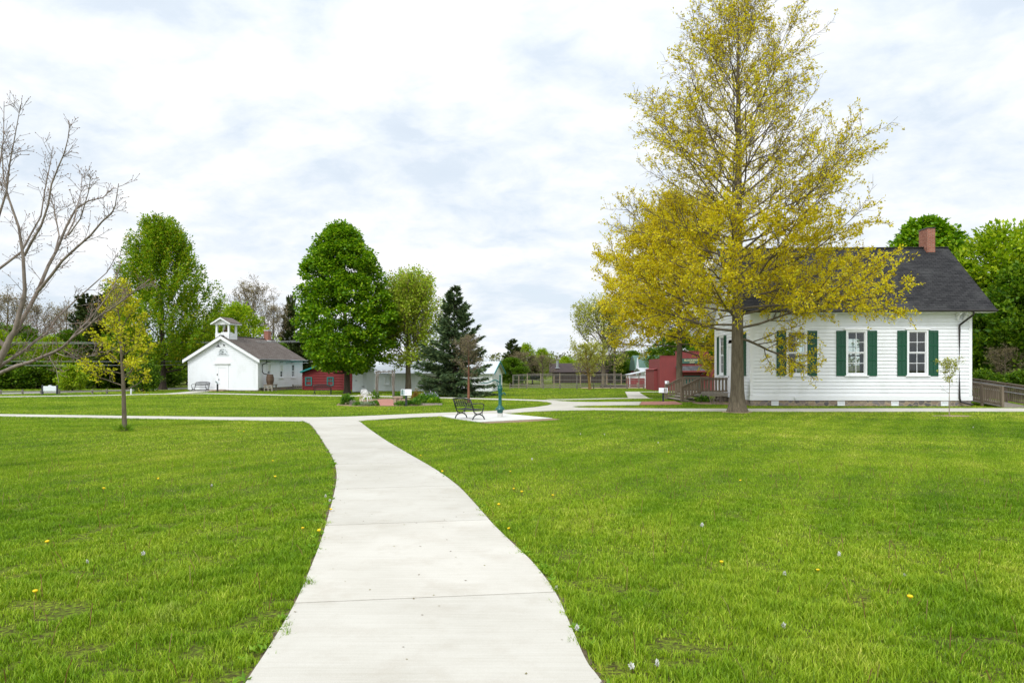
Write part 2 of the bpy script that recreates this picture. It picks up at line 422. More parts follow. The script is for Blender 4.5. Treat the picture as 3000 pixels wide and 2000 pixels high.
M['puff'] = noisy('seed_head_white', (.62,.62,.58), (.75,.75,.70), (60,60,60), .9, .3)
M['stalk'] = leaf_mat('red_stalk', [(0, (.22,.09,.05)), (.6, (.30,.16,.07)), (1, (.34,.30,.12))], .2)
M['lilac'] = leaf_mat('lilac_flower', [(0, (.35,.30,.55)), (1, (.55,.50,.75))], .3)
M['farleaf'] = leaf_mat('far_wood_leaf', [(0, (.10,.115,.055)), (.4, (.16,.16,.07)), (.75, (.17,.20,.06)), (1, (.24,.26,.09))], .3)
M['forest_floor'] = noisy('forest_floor', (.05,.05,.02), (.10,.09,.04), (.2,.2,.2), .95, .2)
# ------------------------------------------------------------------ setting: ground, paths, road, grass
rng = np.random.default_rng(7)

def densify(pts, n=6):
    """smooth curve through ground points"""
    P = [np.array(p, float) for p in pts]; P = [2*P[0]-P[1]]+P+[2*P[-1]-P[-2]]
    out = []
    for i in range(1, len(P)-2):
        a, b, c, d = P[i-1], P[i], P[i+1], P[i+2]
        for k in range(n):
            t = k/n
            out.append(tuple(.5*((2*b)+(c-a)*t+(2*a-5*b+4*c-d)*t*t+(3*b-a-3*c+d)*t**3)))
    out.append(tuple(P[-2])); return out

def ribbon(center, w):
    c = np.array(densify(center, 5)); t = np.gradient(c, axis=0); t /= np.linalg.norm(t, axis=1)[:, None]
    n = np.stack([-t[:, 1], t[:, 0]], 1); w = np.interp(np.linspace(0, 1, len(c)), np.linspace(0, 1, len(w)), w) if not np.isscalar(w) else w
    w = np.broadcast_to(w, (len(c),))[:, None]
    return [tuple(p) for p in np.concatenate([c+n*w/2, (c-n*w/2)[::-1]])]

HOLES = []          # ground areas without turf

# main walk: left and right edge, from the near end to the junction
ML = [(610,2200),(727,2000),(791,1901),(867,1770),(912,1665),(941,1588),(963,1512),(982,1435),(986,1390),(976,1346),(950,1301),(925,1263),(909,1244),(885,1234)]
MR = [(1900,2200),(1757,2000),(1717,1945),(1672,1843),(1627,1744),(1564,1658),(1498,1594),(1441,1537),(1397,1486),(1339,1425),(1275,1378),(1199,1333),(1135,1295),(1084,1260),(1060,1241),(1052,1236)]
gl = densify([G(*p) for p in ML], 8); gr = densify([G(*p) for p in MR], 8)
def at_y(poly, Y):
    for a, b in zip(poly, poly[1:]):
        if (a[1]-Y)*(b[1]-Y) <= 0 and a[1] != b[1]:
            t = (Y-a[1])/(b[1]-a[1]); return (a[0]+t*(b[0]-a[0]), Y)
    return min(poly, key=lambda p: abs(p[1]-Y))
joints = [(1776,1743),(1545.5,1528),(1437.5,1426.5),(1364,1358),(1318,1314),(1287,1285),(1264.5,1263),(1248,1247)]
cuts = [(gl[0][1], gr[0][1])]+[(FPX*EYE/(a-HOR), FPX*EYE/(b-HOR)) for a, b in joints]+[(gl[-1][1], gr[-1][1])]
mb = MB(); g = .009
for (a0, b0), (a1, b1) in zip(cuts, cuts[1:]):
    a0 += g; b0 += g; a1 -= g; b1 -= g
    L_ = [at_y(gl, a0)]+[p for p in gl if a0 < p[1] < a1]+[at_y(gl, a1)]
    R_ = [at_y(gr, b0)]+[p for p in gr if b0 < p[1] < b1]+[at_y(gr, b1)]
    mb.prism(L_+R_[::-1], -.08, .030)
walk_poly = gl+gr[::-1]
tag(mb.build('concrete_path', M['concrete']), 'pale concrete walk curving from the camera to the crossing', kind='structure')
HOLES.append(walk_poly)

wc = np.array(walk_poly); wcn = wc.mean(0)
def widen(e, s):
    e = np.array(e); t = np.gradient(e, axis=0); t /= np.linalg.norm(t, axis=1)[:, None]+1e-9
    return [tuple(p) for p in e+np.stack([-t[:,1], t[:,0]],1)*s*(.012+.045*rng.random(len(e)))[:,None]]
tag(MB().prism(widen(gl, 1)+widen(gr, -1)[::-1], -.07, .006).build('edge_soil', M['edgesoil']), 'bare soil showing along the edges of the walk', kind='structure')

def sheet(name, poly, z, m, label, hole=True):
    o = MB().prism(poly, -.06, z).build(name, m)
    if hole: HOLES.append(poly)
    return tag(o, label, kind='structure')

front = [(-500,1217.3),(0,1219.6),(510,1227.8),(829,1233.5),(890,1235),(930,1238),(1040,1236.5),(1071,1232),(1212,1223),(1300,1219.3),(1400,1216),(1474,1212.5),(1560,1206),(1640,1203),(1740,1201.5),(2000,1204.6),(2150,1205.6),(2600,1206.2),(3000,1206),(3500,1206)]
back = [(3500,1196.5),(3000,1196.5),(2600,1196.7),(2150,1198),(2000,1197.5),(1850,1196.6),(1740,1195.8),(1694,1194.4),(1676,1192.3),(1695,1189.7),(1740,1188.2),(1800,1187.4),(1872,1186.9),(1879,1177.2),(1740,1178.3),(1680,1177.4),(1640,1175.3),(1606,1172.4),(1560,1171.4),(1516,1171.2),(1516,1173),(1569,1174.7),(1600,1177.3),(1616,1181),(1617,1184),(1605,1188),(1575,1192.5),(1520,1198),(1469,1203.4),(1371,1207.4),(1275,1210.6),(1150,1216),(1020,1221.5),(925,1223.3),(702,1223),(383,1219.5),(0,1214),(-500,1212)]
sheet('cross_path', [G(*p) for p in front+back], .026, M['concrete'], 'concrete walk crossing the lawn to the white hall')
sheet('garden_path', ribbon([G(*p) for p in [(-400,1165.5),(0,1162.3),(300,1158.2),(480,1154.2),(600,1152.8),(740,1155.3),(880,1158.3),(1100,1160.6),(1300,1165.5),(1450,1169.5),(1560,1172.6)]], 1.45), .022, M['concrete'], 'thin concrete walk behind the garden bed')
sheet('school_path', ribbon([G(*p) for p in [(500,1153.6),(560,1149),(600,1145.5),(652,1143.2)]], [1.3,1.6,2.0,1.6]), .018, M['concrete'], 'short walk up to the schoolhouse door')
sheet('barn_path', ribbon([G(*p) for p in [(1610,1171.2),(1700,1169.6),(1805,1167.3),(1900,1166)]], 1.2), .018, M['concrete'], 'thin walk towards the red barn')
sheet('barn_walk', [G(*p) for p in [(1841,1166.6),(1902,1166.6),(1880,1154),(1873,1148.4),(2110,1148.6),(2110,1147.2),(1831,1147.2)]], .014, M['concrete'], 'pale walk in front of the red barn')
sheet('pump_pad', [G(*p) for p in [(1292,1219.3),(1340,1228),(1406,1237.4),(1618,1226.6),(1475,1212.6)]], .034, M['pad'], 'new white concrete pad under the green pump')
sheet('mulch_strip', [G(*p) for p in [(1406,1238),(1430,1240.6),(1540,1236.5),(1625,1231),(1640,1229),(1618,1226.9)]], .02, M['mulch'], 'strip of wood chips along the pump pad')
sheet('brick_paving', [G(*p) for p in [(1874,1186.7),(1880,1177.2),(1978,1176),(2000,1183.5),(1990,1185.6)]], .03, M['paver'], 'red brick paving at the hall steps')
brick_walk = sheet('brick_walk', [G(*p) for p in [(1098,1189),(1154,1189),(1151.5,1171),(1107,1171)]], .03, M['paver'], 'red brick walk under the garden arbor')
sheet('garden_bed', densify([G(*p) for p in [(985,1187.5),(1040,1190.2),(1100,1189.6),(1150,1190),(1200,1189.4),(1270,1187.5),(1293,1182),(1280,1174),(1230,1168.5),(1160,1166.8),(1104,1167.5),(1040,1174),(995,1181),(985,1187.5)]], 4), .012, M['mulch'], 'mulched round garden bed in the lawn')
sheet('road', ribbon([G(*p) for p in [(-900,1168),(-300,1159),(0,1152.6),(200,1147.8),(390,1142.4),(520,1138.5),(700,1134)]], 4.6), .010, M['asphalt'], 'grey road behind the rail fence')
ring = [(10.23+.62*cos(a)*(1+.25*sin(3*a)), 31.0-.12+.55*sin(a)) for a in np.linspace(0, 2*pi, 20, endpoint=False)]
sheet('bare_soil', ring, .028, M['dirt'], 'bare soil round the foot of the big oak', True)
ring = [(G(2782,1218)[0]+.1+.75*cos(a)*(1+.3*sin(3*a)), G(2782,1218)[1]-.1+.4*sin(a)) for a in np.linspace(0, 2*pi, 20, endpoint=False)]
sheet('sapling_soil', ring, .012, M['dirt'], 'bare soil round the sapling at the hall')
sheet('bed_soil', densify([(10.6,38.2),(12.6,38.0),(12.7,41.0),(10.9,40.9),(10.5,39.3),(10.6,38.2)], 4), .014, M['mulch'], 'mulched bed beside the deck steps')

me = bpy.data.meshes.new('ground')
S_ = [-3000,-600,-200,-90,-45,-20,0,20,45,90,200,600,3000]
Vg = [(x, y+60, 0) for y in S_ for x in S_]; n_ = len(S_)
me.from_pydata(Vg, [], [(j*n_+i, j*n_+i+1, (j+1)*n_+i+1, (j+1)*n_+i) for j in range(n_-1) for i in range(n_-1)])
tag(link('ground', me, M['ground']), 'wide mown lawn reaching to the trees', kind='structure')

# footprints that also carry no turf
def rect(o, rz, x0, y0, x1, y1):
    c, s = cos(rz), sin(rz); return [(o[0]+c*x-s*y, o[1]+s*x+c*y) for x, y in ((x0,y0),(x1,y0),(x1,y1),(x0,y1))]
HALL_O, HALL_R = (12.79, 36.6), radians(-2.5)
SCH_O, SCH_R = (-30.24, 63.8), radians(-12)
HOLES.append(rect(HALL_O, HALL_R, 0, 0, 11.5, 7.6))
HOLES.append(rect(SCH_O, SCH_R, 0, 0, 7.2, 7.94))

def inside(P, poly):
    x, y = P[:, 0], P[:, 1]; q = np.array(poly)[:, :2]; r = np.zeros(len(P), bool)
    lo, hi = q.min(0), q.max(0)
    idx = np.nonzero((x > lo[0]) & (x < hi[0]) & (y > lo[1]) & (y < hi[1]))[0]
    if len(idx) == 0: return r
    xx, yy = x[idx], y[idx]; c = np.zeros(len(idx), bool); j = len(q)-1
    for i in range(len(q)):
        yi, yj = q[i, 1], q[j, 1]
        if yi != yj:
            k = ((yi > yy) != (yj > yy)) & (xx < (q[j, 0]-q[i, 0])*(yy-yi)/(yj-yi)+q[i, 0])
            c ^= k
        j = i
    r[idx] = c; return r

def smooth_noise(P, s, seed):
    r = np.random.default_rng(seed); g = r.random((64, 64)); u = P*s
    i = np.floor(u).astype(int); f = u-i; f = f*f*(3-2*f); a = i % 64; b = (i+1) % 64
    return ((g[a[:,0],a[:,1]]*(1-f[:,0])+g[b[:,0],a[:,1]]*f[:,0])*(1-f[:,1]) +
            (g[a[:,0],b[:,1]]*(1-f[:,0])+g[b[:,0],b[:,1]]*f[:,0])*f[:,1])

def grass(y0, y1, dens, h, w, seg2, amp):
    area = .82*(y1*y1-y0*y0)+4*(y1-y0); n = int(area*dens)
    Y = np.sqrt(rng.random(n)*(y1*y1-y0*y0)+y0*y0); X = (rng.random(n)*2-1)*(.82*Y+2)
    P = np.stack([X, Y], 1)
    cl = .65*smooth_noise(P, 7.5, 3)+.35*smooth_noise(P, 1.7, 4)
    keep = rng.random(n) < np.clip((-.05+1.9*cl)*amp+.9*(1-amp), 0, 1)
    PJ = P+rng.normal(0, .024, P.shape)+((smooth_noise(P, 7, 11)-.5)*.16)[:, None]
    for poly in HOLES: keep &= ~inside(PJ, poly)
    P = P[keep]; cl = cl[keep]; n = len(P); cl = .52+(cl-.52)*amp
    hh = h*(.45+.8*rng.random(n))*(.22+1.5*cl)
    ang = rng.random(n)*2*pi; lean = hh*(.25+.75*rng.random(n)); d = np.stack([np.cos(ang), np.sin(ang)], 1)
    b2 = ang+pi/2+rng.normal(0, .5, n); s = np.stack([np.cos(b2), np.sin(b2)], 1)*(w*(.6+.8*rng.random(n)))[:, None]/2
    z0 = np.full(n, -.005)
    bl = np.c_[P-s, z0]; br = np.c_[P+s, z0]; tip = np.c_[P+d*lean[:, None], hh]
    rnd = rng.random(n)
    if seg2:
        mc = P+d*(lean*.32)[:, None]; mz = hh*.62
        V = np.stack([bl, br, np.c_[mc+s*.75, mz], np.c_[mc-s*.75, mz], tip], 1).reshape(-1, 3)
        b = (np.arange(n)*5)[:, None]
        F = np.concatenate([b+np.array([[0,1,2]]), b+np.array([[0,2,3]]), b+np.array([[3,2,4]])])
        return V, F, np.repeat(rnd, 5)
    V = np.stack([bl, br, tip], 1).reshape(-1, 3)
    return V, np.arange(3*n).reshape(-1, 3), np.repeat(rnd, 3)

Vs, Fs, Rs, b_ = [], [], [], 0
for z in [(3.4,6.5,9000,.047,.0056,True,1.3),(6.5,10,6600,.040,.0064,True,1.0),(10,16,3300,.036,.009,False,.55),(16,26,1150,.036,.015,False,.4),(26,45,380,.038,.026,False,.3),(45,72,125,.040,.046,False,.3)]:
    V, F, r = grass(*z); Vs.append(V); Fs.append(F+b_); Rs.append(r); b_ += len(V)
me = fast_mesh('lawn_grass', np.concatenate(Vs), np.concatenate(Fs), np.concatenate(Rs))
tag(link('lawn_grass', me, M['blade']), 'short mown green grass all over the lawn', 'grass', kind='stuff')
del Vs, Fs, Rs

# dandelion stalks standing out of the turf
def stalks(n):
    Y = np.sqrt(rng.random(n)*(14**2-3.8**2)+3.8**2); X = (rng.random(n)*2-1)*.80*Y
    P = np.stack([X, Y], 1); k = np.ones(n, bool)
    for poly in HOLES: k &= ~inside(P, poly)
    P = P[k]; n = len(P); h = .07+.13*rng.random(n); a = rng.random(n)*2*pi
    d = np.stack([np.cos(a), np.sin(a)], 1)*(h*(.1+.5*rng.random(n)))[:, None]
    o = np.array([[1,0],[-.5,.87],[-.5,-.87]])*.0032
    V = np.concatenate([np.concatenate([np.c_[P+o[i], np.zeros(n)] for i in range(3)]), np.concatenate([np.c_[P+d*.4+o[i]*.8, h*.6] for i in range(3)]), np.concatenate([np.c_[P+d+o[i]*.9, h] for i in range(3)])])
    i = np.arange(n); F = []
    for lev in (0, 3):
        for j in range(3):
            k = (j+1) % 3; F.append(np.stack([(lev+j)*n+i, (lev+k)*n+i, (lev+3+k)*n+i, (lev+3+j)*n+i], 1))
    return V, np.concatenate(F), np.tile(rng.random(n), 9)
V, F, r = stalks(520)
tag(link('weed_stalks', fast_mesh('weed_stalks', V, F, r), M['stalk']), 'thin reddish dandelion stalks standing above the mown grass', 'weeds', kind='stuff')

def leaf_quads(rng, P, D, size, aspect=.6, spread=.8, up=.8):
    n = len(P); a = D+rng.normal(0, spread, (n, 3)); a /= np.linalg.norm(a, axis=1)[:, None]+1e-9
    nr = np.array([0, 0, up])+rng.normal(0, .6, (n, 3)); s = np.cross(a, nr); s /= np.linalg.norm(s, axis=1)[:, None]+1e-9
    nn = np.cross(s, a); L = (size*(.6+.8*rng.random(n)))[:, None]
    m = P+a*L*.5-nn*L*.10; w = s*L*aspect*.5
    V = np.stack([P, m+w, P+a*L, m-w], 1).reshape(-1, 3); b = (np.arange(n)*4)[:, None]
    F = np.concatenate([b+np.array([[0,1,2]]), b+np.array([[0,2,3]])])
    return V, F, np.repeat(rng.random(n), 4)

# broad-leaved weeds creeping over the walk edges, and bits of leaf litter on the concrete
def edge_weeds():
    r = np.random.default_rng(17); P, D = [], []
    for e, s in ((gl, -1), (gr, 1)):
        e = np.array(e); seg = np.linalg.norm(np.diff(e, axis=0), axis=1); cum = np.r_[0, np.cumsum(seg)]
        for k in range(140):
            q = cum[-1]*r.random()**1.35; c = np.array([np.interp(q, cum, e[:,0]), np.interp(q, cum, e[:,1])])
            if sin(q*2.1+s)+sin(q*5.3) < -.3: continue
            c = c+np.array([s*r.uniform(.0,.10), 0]); m = r.integers(5, 9); a0 = r.random()*6.28
            for j in range(m):
                a = a0+j*6.283/m+r.normal(0,.25); d = np.array([cos(a), sin(a), .28+.4*r.random()]); P.append([c[0], c[1], .018]); D.append(d)
    V, F, rr = leaf_quads(r, np.array(P), np.array(D), .055, .36, .15, 1.4); return V, F, rr
V, F, r = edge_weeds()
tag(link('edge_weeds', fast_mesh('edge_weeds', V, F, r), M['weedleaf']), 'low dandelion leaves creeping along both edges of the walk', 'weeds', kind='stuff')
n = 150; yy = np.sqrt(rng.random(n)*(16**2-4**2)+16); xl = np.array([at_y(gl, y)[0] for y in yy]); xr_ = np.array([at_y(gr, y)[0] for y in yy]); t_ = np.where(rng.random(n) < .7, rng.beta(.4, .4, n), rng.random(n))
V, F, r = leaf_quads(rng, np.c_[xl+(xr_-xl)*t_, yy, np.full(n, .034)], rng.normal(0,1,(n,3))*np.array([1,1,.05]), .022, .6, .05, 3.0)
V[:,2] = np.maximum(V[:,2], .032)
tag(link('leaf_litter', fast_mesh('leaf_litter', V, F, r), M['leafbrown']), 'tiny brown bits of leaf litter lying on the walk', 'litter', kind='stuff')

def dandelion(name, head, m):
    o = MB().tube([(0,0,0),(.004,.002,.03),(.006,.0,.055)], .003, 5).build(name, M['stalk'])
    if head == 'flower':
        h = MB().lathe([(.004,.050),(.014,.056),(.024,.064),(.020,.071),(.008,.074)], (.006,0,0), 10).build('flower_head', m, o)
    else:
        r_ = np.random.default_rng(3); q = r_.normal(0, 1, (70, 3)); q /= np.linalg.norm(q, axis=1)[:, None]
        V, F, rr = leaf_quads(r_, np.array([[.006,0,.06]])+q*.006, q, .026, .5, .15)
        h = link('seed_head', fast_mesh('seed_head', V, F, rr), m, o)
    return o
yel = dandelion('dandelion', 'flower', M['dandelion']); puf = dandelion('dandelion_clock', 'seed', M['puff'])
ypts = [(968,1505),(888,1561),(940,1573),(142,1604),(107,1757),(464,1411),(1462,1493),(1495,1562),(796,1358),(806,1408),(1498,1388),(1506,1442),(300,1446),(1530,1454),(1618,1462),(1230,1342),(1292,1392),(714,1271),(700,1268),(2170,1415),(2113,1666),(1958,1334),(2668,1778),(2395,1686),(1292,1208+30)]
ylab = {0:'yellow dandelion hanging over the left edge of the walk', 1:'yellow dandelion in the turf just left of the walk edge', 2:'yellow dandelion touching the walk below the one hanging over it', 3:'yellow dandelion far out in the left lawn', 4:'nearest yellow dandelion at the lower left', 5:'single yellow dandelion in the middle of the left lawn'}
wpts = [(2056,1549),(258,1655),(953,1461),(1628,1733),(1927,1960),(1690,1856),(2298,1692),(620,1428),(966,1472),(1770,1276),(1928,1300),(2850,1254),(1560,1350),(1700,1275),(1140,1199),(417,1632),(1854,1968),(2650,1692),(2460,1635),(2296,1846)]
wlab = {0:'large white dandelion clock alone in the right lawn', 1:'white dandelion clock on a bent stalk in the left lawn', 3:'white dandelion clock on the right edge of the walk', 4:'white dandelion clock at the bottom of the right lawn', 2:'white dandelion clock at the bulge of the left walk edge'}
for src, pts, labs, lab, cat, grp, sc in ((yel, ypts, ylab, 'small yellow dandelion flower dotted in the mown lawn', 'dandelion', 'yellow dandelions in the lawn', .85), (puf, wpts, wlab, 'small white dandelion clock dotted in the mown lawn', 'dandelion', 'white dandelion clocks in the lawn', .52)):
    for i, p in enumerate(pts):
        o = src if i == 0 else copy_tree(src)
        x, y = G(*p); k = sc*(.85+.3*rng.random())*(1.35 if (src is puf and i == 0) else 1)
        o.location = (x, y, 0); o.scale = (k, k, k*(1.15+.3*rng.random())); o.rotation_euler = (rng.normal(0, .15), rng.normal(0, .15), rng.random()*6)
        tag(o, labs.get(i, lab), cat, grp)
# ------------------------------------------------------------------ buildings
def siding(mb, axis, c, sgn, xr, z0, z1, ex, opens=(), lip=.040):
    """lap boards on a wall in the plane axis=c ('y' walls run along x); sgn points outwards; xr(z)->(a,b)"""
    n = max(1, round((z1-z0)/ex)); ex = (z1-z0)/n
    P = (lambda u, o, z: (u, c+sgn*o, z)) if axis == 'y' else (lambda u, o, z: (c+sgn*o, u, z))
    for k in range(n):
        za, zb = z0+k*ex, z0+(k+1)*ex
        a0, b0 = xr(za); a1, b1 = xr(zb)
        if b0-a0 < .02: continue
        iv = [(a0, b0, a1, b1)]
        for ox0, oz0, ox1, oz1 in opens:
            if oz0 < zb-1e-3 and oz1 > za+1e-3:
                nx = []
                for p, q, r, t in iv:
                    if ox1 <= p or ox0 >= q: nx.append((p, q, r, t)); continue
                    if ox0 > p: nx.append((p, ox0, r, ox0))
                    if ox1 < q: nx.append((ox1, q, ox1, t))
                iv = nx
        for p, q, r, t in iv:
            mb.add([P(p, lip, za), P(q, lip, za), P(t, .004, zb), P(r, .004, zb), P(p, 0, za), P(q, 0, za)], [(0,1,2,3), (4,5,1,0)])

def const(a, b): return lambda z: (a, b)

def sash_window(parent, loc, rz, w, h, cols, rows, case=.11, depth=.10, pane=None, sill=True, cap=True, frame_m=None, blind=False, name='window'):
    """a double-hung window; local origin bottom centre of the glass opening, facing -y"""
    fm = frame_m or M['trim']
    mb = MB(); W2 = w/2
    mb.box(-W2-case, -.045, -.002, -W2, .05, h); mb.box(W2, -.045, -.002, W2+case, .05, h)
    mb.box(-W2-case-.002, -.047, h, W2+case+.002, .05, h+case)
    mb.box(-W2-case, -.043, -case*.9, W2+case, .05, -.002)
    # sashes
    st = .045; mid = h*.5
    for z0, z1, yo in ((0, mid, .035), (mid, h, .010)):
        mb.box(-W2, yo, z0, -W2+st, yo+.03, z1); mb.box(W2-st, yo, z0, W2, yo+.03, z1)
        mb.box(-W2+st, yo, z0, W2-st, yo+.03, z0+st); mb.box(-W2+st, yo, z1-st, W2-st, yo+.03, z1)
        for i in range(1, cols):
            x = -W2+w*i/cols; mb.box(x-.014, yo+.004, z0+st, x+.014, yo+.026, z1-st)
        for j in range(1, rows):
            z = z0+(z1-z0)*j/rows; mb.box(-W2+st, yo+.006, z-.014, W2-st, yo+.024, z+.014)
    o = mb.build(name, fm, parent, loc, rz)
    p = MB(); p.box(-W2+.02, .050, .02, W2-.02, .054, mid); p.box(-W2+.02, .025, mid, W2-.02, .029, h-.02)
    p.build('pane', pane or M['glass'], o)
    if blind: MB().box(-W2+.03, .018, mid+.02, W2-.03, .023, h-.03).build('blind', M['blind'], o)
    if sill:
        MB().box(-W2-case-.08, -.10, -case*.9-.055, W2+case+.08, .05, -case*.9).build('sill', fm, o)
    if cap:
        k = W2+case+.10; z = h+case
        MB().add([(-k,-.09,z),(k,-.09,z),(k,-.09,z+.06),(0,-.09,z+.13),(-k,-.09,z+.06),(-k,.04,z),(k,.04,z),(k,.04,z+.06),(0,.04,z+.13),(-k,.04,z+.06)],
                 [(0,1,2,3,4),(9,8,7,6,5),(0,5,6,1),(1,6,7,2),(2,7,8,3),(3,8,9,4),(4,9,5,0)]).build('lintel', fm, o)
    return o

def shutter(parent, x, z0, w, h, y=-.03):
    mb = MB(); s = .055
    mb.box(-w/2, -.04, 0, -w/2+s, 0, h); mb.box(w/2-s, -.04, 0, w/2, 0, h)
    for z in (0, h*.335, h*.66, h-.07):
        mb.box(-w/2+s, -.038, z, w/2-s, 0, z+(.11 if z == 0 else .07))
    n = int(h/.055)
    for i in range(n):
        z = .09+(h-.17)*i/n
        mb.add([(-w/2+s,-.030,z),(w/2-s,-.030,z),(w/2-s,-.010,z+.052),(-w/2+s,-.010,z+.052)], [(0,1,2,3)])
    mb.box(-.012, -.037, .1, .012, -.031, h-.08)
    return mb.build('shutter', M['shutter'], parent, (x, y, z0), fix=False)

def shingle_slope(mb, x0, x1, ye, ze, yr, zr, ex=.148, th=.014, inset=None):
    """stepped courses from the eave (ye,ze) up to the ridge (yr,zr); slope runs in y"""
    L = sqrt((yr-ye)**2+(zr-ze)**2); n = round(L/ex); dy, dz = (yr-ye)/n, (zr-ze)/n
    ny, nz = -(zr-ze)/L, abs(yr-ye)/L
    if yr < ye: ny = -ny*-1
    if yr < ye: ny = (zr-ze)/L
    for k in range(n):
        a = (ye+k*dy, ze+k*dz); b = (a[0]+dy, a[1]+dz)
        mb.add([(x0,a[0]+ny*th,a[1]+nz*th),(x1,a[0]+ny*th,a[1]+nz*th),(x1,b[0],b[1]),(x0,b[0],b[1]),(x0,a[0],a[1]),(x1,a[0],a[1])], [(0,1,2,3),(4,5,1,0)])

# ---- the white hall on the right
hall = empty('town_hall', (*HALL_O, 0), HALL_R, 'long white clapboard hall with green shutters, dark shingle roof and brick chimney', 'hall')
HW, HD, HF = 11.5, 7.5, .31
wins = [(2.42, 1.73), (5.55, 1.73), (8.72, 1.73)]; GW, GH = .90, 2.23
ops = [(x-GW/2-.05, z-.05, x+GW/2+.05, z+GH+.05) for x, z in wins]
mb = MB()
siding(mb, 'y', 0, -1, const(.13, HW-.13), HF+.24, 5.42, .186, ops)
mb.build('front_wall', M['white'], hall, fix=False)
zr_ = lambda z: (max(0.1, (z-5.42)/.9186+.1), min(HD-.1, HD-.1-(z-5.42)/.9186)) if z > 5.42 else (.13, HD-.13)
mb = MB()
gops = [(1.25, 1.68, 2.25, 4.01), (3.25, .62, 4.25, 3.6), (5.25, 1.68, 6.25, 4.01)]
siding(mb, 'x', 0, -1, zr_, HF+.24, 8.72, .186, gops)
mb.build('gable_wall', M['white'], hall, fix=False)
mb = MB(); siding(mb, 'x', HW, 1, zr_, HF+.24, 8.72, .186); mb.build('gable_wall', M['white'], hall, fix=False)
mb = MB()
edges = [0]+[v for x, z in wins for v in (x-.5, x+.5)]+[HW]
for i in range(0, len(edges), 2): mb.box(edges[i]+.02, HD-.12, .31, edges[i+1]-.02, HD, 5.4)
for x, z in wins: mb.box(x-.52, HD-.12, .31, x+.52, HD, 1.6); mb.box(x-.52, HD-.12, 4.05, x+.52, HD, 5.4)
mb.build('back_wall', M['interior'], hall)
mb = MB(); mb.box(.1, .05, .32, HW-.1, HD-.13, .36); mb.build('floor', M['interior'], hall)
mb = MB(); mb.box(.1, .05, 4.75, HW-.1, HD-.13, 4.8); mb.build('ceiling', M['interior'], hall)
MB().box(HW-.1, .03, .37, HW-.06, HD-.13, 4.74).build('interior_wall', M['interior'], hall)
# trim
mb = MB()
for x0, x1 in ((-.03, .13), (HW-.13, HW+.03)):
    mb.box(x0, -.035, HF+.26, x1, .0, 4.98)
for y0, y1 in ((.0, .13), (HD-.13, HD+.03)):
    mb.box(-.033, y0, HF+.26, -.001, y1, 5.3); mb.box(HW+.001, y0, HF+.26, HW+.033, y1, 5.3)
mb.box(-.05, -.05, HF, HW+.05, -.002, HF+.25); mb.box(-.05, .0, HF, -.002, HD+.03, HF+.25); mb.box(HW+.002, 0, HF, HW+.05, HD+.03, HF+.25)
mb.box(-.85, -.52, 4.93, HW+.9, .0, 4.985)
mb.build('corner_board', M['trim'], hall)
for x in (1.0, 1.35, 4.0, 4.35, 7.25, 7.6, 10.75, 11.1):
    MB().ext([(-.02,4.93),(-.42,4.93),(-.42,4.86),(-.20,4.76),(-.12,4.58),(-.02,4.52)], 'x', x-.055, x+.055).build('bracket', M['trim'], hall)
MB().box(.0, .0, -.3, HW, HD, HF).build('foundation', M['stone'], hall)
# roof
mb = MB(); RX0, RX1 = -.9, HW+.95
shingle_slope(mb, RX0, RX1, -.58, 5.07, 3.75, 9.05); shingle_slope(mb, RX0, RX1, 8.08, 5.07, 3.75, 9.05)
roof = mb.build('roof', M['shingle'], hall, fix=False)
mb = MB()
for s, e in ((-.56, 3.75), (8.06, 3.75)):
    mb.add([(RX0+.02,s,5.05),(RX1-.02,s,5.05),(RX1-.02,e,9.03),(RX0+.02,e,9.03),(RX0+.02,s,4.93),(RX1-.02,s,4.93),(RX1-.02,e,8.90),(RX0+.02,e,8.90)],
           [(0,1,2,3),(7,6,5,4),(0,4,5,1),(1,5,6,2),(0,3,7,4)])
mb.build('soffit', M['trim'], roof, fix=False)
mb = MB(); mb.bar((RX0,3.75,9.07),(RX1,3.75,9.07),.22,.05); mb.build('ridge_cap', M['gutter'], roof)
mb = MB(); mb.ext([(-.60,5.07),(-.70,5.07),(-.71,5.0),(-.66,4.955),(-.58,4.955),(-.58,5.06)], 'x', RX0+.01, RX1-.01); mb.build('gutter', M['gutter'], hall)
mb = MB(); mb.tube([(11.25,-.62,4.97),(11.25,-.60,4.80),(10.85,-.10,4.30),(10.85,-.09,4.1),(10.85,-.09,2.2),(10.85,-.09,.45),(10.90,-.12,.25),(11.4,-.32,.10)], .052, 8); mb.build('downspout', M['gutter'], hall)
ch = MB().box(11.06, 3.30, 8.2, 11.50, 4.20, 10.10).build('chimney', M['brick'], roof)
ch2 = MB(); ch2.box(11.04, 3.28, 10.10, 11.52, 4.22, 10.16); ch2.build('chimney_cap', M['gutter'], roof); MB().box(11.05, 3.26, 8.52, 11.51, 3.30, 8.72).build('chimney_flashing', M['gutter'], roof)
for x, z in wins:
    sash_window(hall, (x, -.005, z), 0, GW, GH, 2, 2, case=.10)
    shutter(hall, x-GW/2-.10-.26, z-.12, .50, GH+.18); shutter(hall, x+GW/2+.10+.26, z-.12, .50, GH+.18)
    w_ = sash_window(hall, (x, HD+.01, z), pi, GW, GH, 2, 2, case=.10, sill=False, cap=False)
for y in (1.75, 5.75):
    sash_window(hall, (-.005, y, 1.73), -pi/2, .9, 2.23, 2, 2)
    for s in (-.81, .81):
        sh = shutter(hall, 0, 1.61, .50, GH+.18); sh.location = (-.03, y+s, 1.61); sh.rotation_euler = (0, 0, -pi/2)
